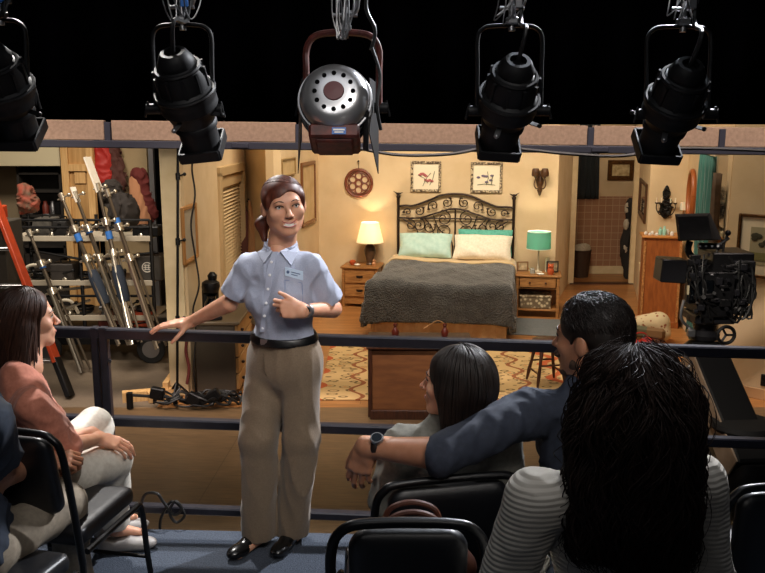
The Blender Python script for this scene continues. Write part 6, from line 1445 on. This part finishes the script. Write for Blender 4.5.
    if legs:
        pf = U([(el(pel, (.168*w,.14*w,.12), R3),.04), (U(limb(HL,KL,AL,.094,.070,.055),.03),.03), (U(limb(HR,KR,AR,.094,.070,.055),.03),.03)], .03); pf = folds(pf, .009, 8, (1,1,.7), 3)
        for (K_,A_) in ((KL,AL),(KR,AR)):
            d = (A_-K_).normalized(); c = pl(A_-d*.05, d); reg = rc(A_-d*.1, A_+d*.15, .10,.12); g = pf
            pf = (lambda g, c, reg: lambda X,Y,Z: np.maximum(g(X,Y,Z), np.where(reg(X,Y,Z) < 0, c(X,Y,Z), -1)))(g, c, reg)
        lo, hi = bounds([pel,KL,KR,AL,AR], .14); sdf_obj('trousers', pf, lo, hi, .011, pants_m, t)
    return t, MH, hf, base, (right, fwd, up)
def scalp(n, seed, top=.128, spread=.03, back=0):
    rs = np.random.RandomState(seed); a = rs.rand(n)*2*PI; r = np.sqrt(rs.rand(n)); return np.stack([r*np.cos(a)*.055, -.012+back+r*np.sin(a)*.065, np.full(n, .115)], 1), np.stack([np.cos(a), np.sin(a), -.2*np.ones(n)], 1), rs
def scalp_all(n, seed):
    rs = np.random.RandomState(seed); d = rs.randn(n*3, 3); d /= np.linalg.norm(d, axis=1, keepdims=True); d = d[(d[:,2] > -.35) & (d[:,1] < .75) & ~((np.abs(d[:,0]) > .6) & (d[:,2] < .15))][:n]
    while len(d) < n: d = np.concatenate([d, d[:n-len(d)]])
    st = d*np.array([.09,.10,.09])+np.array([0,-.015,.045]); dr = np.stack([-d[:,1]*.6+rs.randn(n)*.4, d[:,0]*.3-.3, -.6+rs.randn(n)*.3], 1); return st, dr, rs
# ---------------------------------------------------------------- woman in salmon blouse
WHT = mat('white_trousers', '#d8d2c6', .8, c2='#c9c2b5', scale=60); SAL = mat('salmon_blouse', '#c97f66', .8, c2='#bd735b', scale=80, sheen=.2)
Y = 3.2
pel = Vector((W(42,470,Y).x, 3.12, 1.10))
mid = W(33,386,Y); mid.y = 3.10
fwv = Vector((.80,.55,0)).normalized(); rt = fwv.cross(Vector((0,0,1)))
SLs, SRs = mid-rt*.165, mid+rt*.165
KLs = W(98,420,3.50); KRs = W(110,436,3.36); ALs = Vector((W(109,530,3.70).x, 3.72, .66)); ARs = Vector((W(114,520,3.56).x, 3.57, .66))
KLs = Vector((W(97,428,3.52).x,3.50,1.18)); KRs = Vector((W(112,440,3.34).x,3.36,1.08))
WRs = W(96,438,3.28); WLs = W(90,432,3.38)
t, MH, hf, base, _ = seated('seated woman in salmon blouse and white trousers, seen in profile at the left rail', (pel.x, pel.y, .5505), W(29,320,3.22), 1.0, (.86,.50,.03), (0,0,1), W(28,368,3.14), SLs, SRs, pel, fwv,
    W(60,440,3.28), WLs, W(66,447,3.06), WRs, KLs, KRs, ALs, ARs, SKIN, SAL, WHT, sleeve=(1.15,1.10), w=.90, hands=(dict(y=(.8,-.1,-.5),z=(.3,-.2,.9),curl=(.35,.4,.3)), dict(y=(.85,.25,-.35),z=(.3,-.3,.9),curl=(.3,.4,.3))), fold=.012)
ha = sub(U([el((0,-.018,.045),(.086,.100,.088)), (rc((0,-.075,-.02),(0,-.10,-.30),.075,.065),.05), (rc((.055,-.02,-.03),(.115,-.06,-.30),.042,.045),.03), (rc((-.055,-.03,-.03),(-.06,-.06,-.25),.038,.034),.03)], .03), el((0,.115,-.03),(.075,.09,.12)), .012)
V, F = sdf_local(ha, (-.14,-.23,-.40), (.21,.14,.17), .006, MH); mesh_obj('hair', V, F, H_BRN, t, True, True)
st, dr, rs = scalp(320, 4); ps = strands(ha, st, dr+np.array([0,-.55,0]), 34, .013, .001+.004*rs.rand(320), (0,-.25,-.95), .12, .03, 5); strand_mesh('hair_strands', ps, .0036, H_BRN, t, MH)
shoe(t, ALs, (.8,.4), mat('shoe_grey','#8f8a86',.5), z0=.5515); shoe(t, ARs, (.9,.2), MATS['shoe_grey'], z0=.5515)
chair('black audience chair under the woman in the salmon blouse', (-1.22, 3.02, .5505), (.2,.98), h=.90, lean=.2)
# ---------------------------------------------------------------- man cut off at the left edge
NVT = mat('navy_tee', '#2a3342', .85, c2='#232b38', scale=60); KHL = mat('light_khaki', '#8d8170', .85, c2='#7f7363', scale=60)
fwv = Vector((.78,.62,0)).normalized(); rt = fwv.cross(Vector((0,0,1)))
pel = Vector((W(-14,510,2.7).x, 2.58, 1.10)); mid = Vector((W(-20,412,2.62).x, 2.56, 1.585))
SLs, SRs = mid-rt*.19, mid+rt*.19
KLs = Vector((W(62,470,3.12).x,3.12,1.12)); KRs = Vector((W(64,490,2.9).x,2.92,1.09)); ALs = Vector((W(70,560,3.18).x,3.16,.66)); ARs = Vector((W(78,590,2.98).x,3.0,.66))
t, MH, hf, base, _ = seated('seated man in dark tee and khaki trousers cut off by the left edge, hands clasped', (pel.x, pel.y, .5505), W(-42,318,2.62), 1.06, (.8,.55,0), (0,0,1), W(-30,378,2.56), SLs, SRs, pel, fwv,
    W(-2,468,2.95), W(46,450,3.08), W(2,474,2.62), W(44,462,2.93), KLs, KRs, ALs, ARs, SKIN_D, NVT, KHL, male=True, sleeve=(.75,.72), w=1.05, hands=(dict(y=(.9,-.35,-.1),z=(.2,.2,1),curl=(.7,.9,.6)), dict(y=(.9,.35,.0),z=(.1,-.6,.8),curl=(.7,.9,.7))), fold=.012)
ha = sub(U([el((0,-.016,.042),(.084,.099,.088)),(el((0,-.07,-.01),(.06,.04,.06)),.03)],.02), el((0,.115,-.045),(.082,.09,.125)), .01); V, F = sdf_local(ha, (-.12,-.14,-.12), (.12,.13,.16), .006, MH); mesh_obj('hair', V, F, H_DRK, t, True, True)
shoe(t, ALs, (.9,.3), mat('sneaker_blue','#3c4654',.7), z0=.5515, low=False); shoe(t, ARs, (.95,.1), MATS['sneaker_blue'], z0=.5515, low=False)
chair('black audience chair under the man cut off by the left edge', (pel.x+.06, pel.y-.08, .5505), (.25,.97), h=.84)
# ---------------------------------------------------------------- brunette with the grey top
GRYT = mat('grey_top', '#6d6c64', .9, c2='#605f58', scale=70); JEAN = mat('dark_jeans', '#1c2028', .85)
fwv = Vector((-.12,1,0)).normalized(); rt = fwv.cross(Vector((0,0,1)))
pel = Vector((W(455,560,2.66).x, 2.68, 1.08)); mid = Vector((W(452,450,2.64).x, 2.66, 1.42)); SLs, SRs = mid-rt*.165, mid+rt*.165
def seat_legs(pel, fwv, rt, spread=.10, z=.55): 
    K1 = pel+fwv*.43-rt*spread+Vector((0,0,.0)); K2 = pel+fwv*.43+rt*spread; A1 = Vector((K1.x,K1.y+.02,z+.10)); A2 = Vector((K2.x,K2.y+.02,z+.10)); return K1,K2,A1,A2
K1,K2,A1,A2 = seat_legs(pel, fwv, rt)
t, MH, hf, base, _ = seated('seated woman with sleek shoulder-length dark brown hair and grey top, under the man\'s arm', (pel.x, pel.y, .5505), W(454,384,2.64), 1.0, (-.93,.37,.05), (0.05,0,1), W(458,432,2.64), SLs, SRs, pel, fwv,
    SLs+Vector((-.06,.03,-.26)), pel+fwv*.25+Vector((-.08,0,.12)), SRs+Vector((.05,.03,-.26)), pel+fwv*.25+Vector((.08,0,.12)), K1,K2,A1,A2, SKIN, GRYT, JEAN, sleeve=(.9,.9), w=.92, fold=.010)
ha = sub(U([el((0,-.022,.040),(.094,.108,.094)), (rc((0,-.06,-.02),(0,-.07,-.11),.078,.062),.05), (rc((.055,-.01,-.02),(.050,-.02,-.13),.042,.034),.03), (rc((-.055,-.01,-.02),(-.050,-.02,-.13),.042,.034),.03)], .03), el((0,.125,-.03),(.064,.09,.12)), .012)
V, F = sdf_local(ha, (-.15,-.19,-.24), (.15,.14,.18), .006, MH); mesh_obj('hair', V, F, H_DRK, t, True, True)
st, dr, rs = scalp(420, 9, back=-.005); ps = strands(ha, st, dr, 26, .0125, .001+.003*rs.rand(420), (0,0,-1), .14, .012, 6); strand_mesh('hair_strands', ps, .0032, H_DRK, t, MH)
shoe(t, A1, (0,1), MATS['shoe_black'], z0=.5515); shoe(t, A2, (0,1), MATS['shoe_black'], z0=.5515)
chair('black audience chair with a rim-lit back behind the woman with sleek hair', (W(424,500,2.5).x+.015, 2.66, .5505), (-.22,1), h=.86, w=.48)
# ---------------------------------------------------------------- man in navy shirt, arm along her shoulders
NVY = mat('navy_shirt', '#2b3140', .85, c2='#242a37', scale=60)
fwv = Vector((-.25,1,0)).normalized(); rt = fwv.cross(Vector((0,0,1)))
pel = Vector((W(592,560,2.62).x, 2.64, 1.12)); mid = Vector((W(588,410,2.60).x, 2.60, 1.565)); SLs, SRs = mid-rt*.20, mid+rt*.20; SLs.z -= .0
K1,K2,A1,A2 = seat_legs(pel, fwv, rt, .13)
EL_, WL_ = W(440,454,2.40), W(368,444,2.50)
t, MH, hf, base, _ = seated('seated bearded man in navy shirt with a wristwatch, arm stretched behind the woman beside him', (pel.x, pel.y, .5505), W(590,340,2.60), 1.12, (-.80,.60,-.02), (0.0,0,1), W(594,392,2.58), SLs, SRs, pel, fwv,
    EL_, WL_, SRs+Vector((.08,.10,-.28)), pel+fwv*.3+Vector((.1,0,.1)), K1,K2,A1,A2, SKIN_D, NVY, JEAN, male=True, sleeve=(1.10,1.6), w=1.10, hands=(dict(y=(-.28,.1,-.96),z=(-.35,-.9,.1),curls=((.35,.45,.3),(.3,.4,.3),(.35,.4,.3),(.4,.5,.3)),thumb=(.45,.2,.2),spread=.05,s=1.08),None), fold=.012, puff=.95)
ha = sub(U([el((0,-.018,.046),(.090,.104,.092)),(el((0,-.07,-.015),(.066,.042,.065)),.03),(el((.078,.005,-.01),(.012,.02,.035)),.015),(el((-.078,.005,-.01),(.012,.02,.035)),.015)],.02), el((0,.118,-.045),(.086,.085,.128)), .01)
for s in (-1,1): ha = sub(ha, el((s*.086,-.002,-.016),(.034,.026,.040)), .008)
V, F = sdf_local(ha, (-.13,-.15,-.12), (.13,.13,.17), .005, MH); mesh_obj('hair', V, F, H_DRK, t, True, True)
st, dr, rs = scalp_all(1500, 12); ps = strands(ha, st, dr, 6, .006, .0005+.004*rs.rand(1500), (0,-.3,-.9), .14, .25, 8); strand_mesh('hair_strands', ps, .0017, H_DRK, t, MH, curl=.002, n=4, ymax=.055)
bd = U([rc((.05,.012,-.055),(.012,.066,-.095),.024,.018),(rc((-.05,.012,-.055),(-.012,.066,-.095),.024,.018),.02),(rc((-.03,.082,-.044),(.03,.082,-.044),.012,.012),.01)],.02); bd = sub(bd, el((0,.105,-.060),(.018,.02,.008)), .005)
V, F = sdf_local(bd, (-.1,-.03,-.14), (.1,.12,-.01), .005, MH); mesh_obj('beard', V, F, mat('beard','#6a5142',.8,c2='#4f3b2e',scale=120,bump=.4), t, True, True)
ax = (WL_-EL_).normalized(); wp = WL_-ax*.035; Rw = ax.to_track_quat('Z','Y').to_matrix().to_4x4(); b = MB(); b.lathe([(.033,-.011),(.036,-.007),(.036,.007),(.033,.011)], 24, Matrix.Translation(wp) @ Rw); b.build('watch_strap', mat('watch_leather','#23150e',.5), t, world=True)
fp = wp+Vector((-.004,-.020,.030)); Tq = Matrix.Translation(fp) @ Vector((-.1,-.5,.85)).to_track_quat('Z','Y').to_matrix().to_4x4(); b = MB(); b.lathe([(0,-.006),(.020,-.006),(.022,0),(.020,.006),(0,.006)], 20, Tq); b.build('watch_case', STEEL, t, world=True); b = MB(); b.lathe([(0,.0062),(.016,.0062),(.016,.007),(0,.007)], 20, Tq); b.build('watch_face', MATS['watch_face'], t, world=True)
shoe(t, A1, (0,1), MATS['shoe_black'], z0=.5515); shoe(t, A2, (0,1), MATS['shoe_black'], z0=.5515)
chair('black audience chair under the man in the navy shirt', (pel.x, 2.60, .5505), fwv, h=.84)
# ---------------------------------------------------------------- curly-haired woman in front
KNIT = mat('cream_knit', '#cfc8bc', .9, bump=.22, bscale=26, kind='wave')
fwv = Vector((-.25,1,0)).normalized(); rt = fwv.cross(Vector((0,0,1)))
pel = Vector((W(618,700,1.82).x+.0, 1.80, 1.28)); mid = Vector((W(614,510,1.76).x, 1.76, 1.66)); SLs, SRs = mid-rt*.19, mid+rt*.20
K1,K2,A1,A2 = seat_legs(pel, fwv, rt, .11, .75); K1.y -= .06; K2.y -= .06
t, MH, hf, base, _ = seated('woman with long curly black hair and cream knit sweater seated nearest the camera', (pel.x, pel.y, .7505), W(624,406,1.76), 1.0, (-.35,.93,.0), (0.0,0,1), W(624,476,1.75), SLs, SRs, pel, fwv,
    SLs+Vector((-.07,.04,-.27)), pel+fwv*.25+Vector((-.08,0,.12)), SRs+Vector((.07,.04,-.27)), pel+fwv*.25+Vector((.08,0,.12)), K1,K2,A1,A2, SKIN, KNIT, JEAN, sleeve=(1.7,1.7), w=1.0, fold=.006, puff=1.0, sh_h=.0075, shirt_name='sweater')
ha = sub(U([el((0,-.022,.042),(.096,.108,.092)), (rc((0,-.08,-.03),(0.0,-.10,-.28),.090,.080),.06), (rc((.065,-.03,-.05),(.062,-.06,-.25),.048,.045),.04), (rc((-.075,-.03,-.05),(-.09,-.06,-.27),.055,.05),.04)], .03), el((0,.125,-.03),(.062,.09,.12)), .012)
V, F = sdf_local(ha, (-.19,-.24,-.40), (.19,.14,.19), .007, MH); mesh_obj('hair', V, F, H_BLK, t, True, True)
st, dr, rs = scalp(1500, 15, back=-.01); ps = strands(ha, st, dr, 40, .0125, .001+.014*rs.rand(1500), (0,-.05,-1), .12, .07, 9); strand_mesh('hair_curls', ps, .0014+.0016*rs.rand(1500), H_BLK, t, MH, curl=.005, cfreq=1.5, wave=.014)
ps = strands(ha, st[:90], dr[:90], 42, .0125, .016+.014*rs.rand(90), (0,0,-1), .10, .08, 19); strand_mesh('loose_curls', ps, .0013, H_BLK, t, MH, curl=.014, cfreq=1.6, n=4)
shoe(t, A1, (0,1), MATS['shoe_black'], z0=.7515); shoe(t, A2, (0,1), MATS['shoe_black'], z0=.7515)
chair('black audience chair under the curly-haired woman in the cream sweater', (pel.x, 1.74, .7505), fwv, h=.78)
# ---------------------------------------------------------------- empty chairs
D = Vector((W(408,540,1.85).x, 2.09, .7505))
chair('empty black chair nearest the camera, a brown handbag on its seat', D, (0,1), h=.80, w=.38)
chair('empty black chair at the far right of the front row', (W(752,480,2.6).x, 2.62, .5505), (-.1,1), h=.86)
chair('empty black chair right of the curly-haired woman', (W(800,560,1.9).x, 1.74, .7505), (-.15,1), h=.80)
t = thing('handbag', 'brown leather handbag with curved straps on the empty chair nearest the camera', 'bag', D+Vector((0.02,.02,.480)))
LEA = mat('brown_leather', '#5a3220', .45, c2='#45241a', scale=20, bump=.1)
f = U([rc((-.12,0,.05),(.12,0,.05),.055,.055),(rc((-.09,0,.13),(.09,0,.13),.04,.04),.05)],.03); sdf_obj('body', f, (-.2,-.09,-.02), (.2,.09,.2), .008, LEA, t, world=False)
for s in (-1,1): b = MB(); b.tube(smooth_path([(-.08,.03*s,.15),(-.06,.03*s,.205),(0,.03*s,.225),(.06,.03*s,.205),(.08,.03*s,.15)]), .008, 8); b.build('strap', LEA, t)
b = MB(); b.torus((.08,-.035,.16), .018, .003, 16, 6, Matrix.Rotation(PI/2,4,'X')); b.build('ring', BRASS, t)
t = thing('black_backpack', 'small black bag on the carpet left of the empty chair nearest the camera', 'bag', (W(330,556,2.6).x, 2.75, .5505))
f = folds(U([el((0,0,.12),(.09,.08,.13)),(rc((-.04,0,.04),(.05,0,.05),.06,.06),.03)],.03), .012, 16, seed=3); f = cut(f, pl((0,0,0.0),(0,0,-1)), .004); sdf_obj('body', f, (-.16,-.14,-.02), (.16,.14,.3), .01, mat('bag_black','#0b0b0c',.6), t, world=False)
b = MB(); b.tube(smooth_path([(-.04,0,.22),(0,0,.30),(.04,0,.22)]), .007, 6); b.build('handle', BLACK, t)
# cable loop tied on the lower rail
a = Vector((W(163,505,3.82).x, 3.85, W(163,505,3.82).z)); b = MB()
b.tube(smooth_path([a+Vector(v) for v in ((-.14,.02,-.12),(-.10,.0,.03),(-.03,-.03,.06),(.0,-.03,.02),(.05,-.03,-.05),(.09,-.03,-.02),(.06,-.03,.02),(.03,-.03,-.04),(.06,-.03,-.09),(.10,-.02,-.05),(.04,-.01,.01),(-.02,0,-.08),(-.03,0,-.16))]), .007, 6)
tag(b.build('cable_tie', CABLE), 'small knot of black cable tied on the lowest rail left of the guide', 'cable')
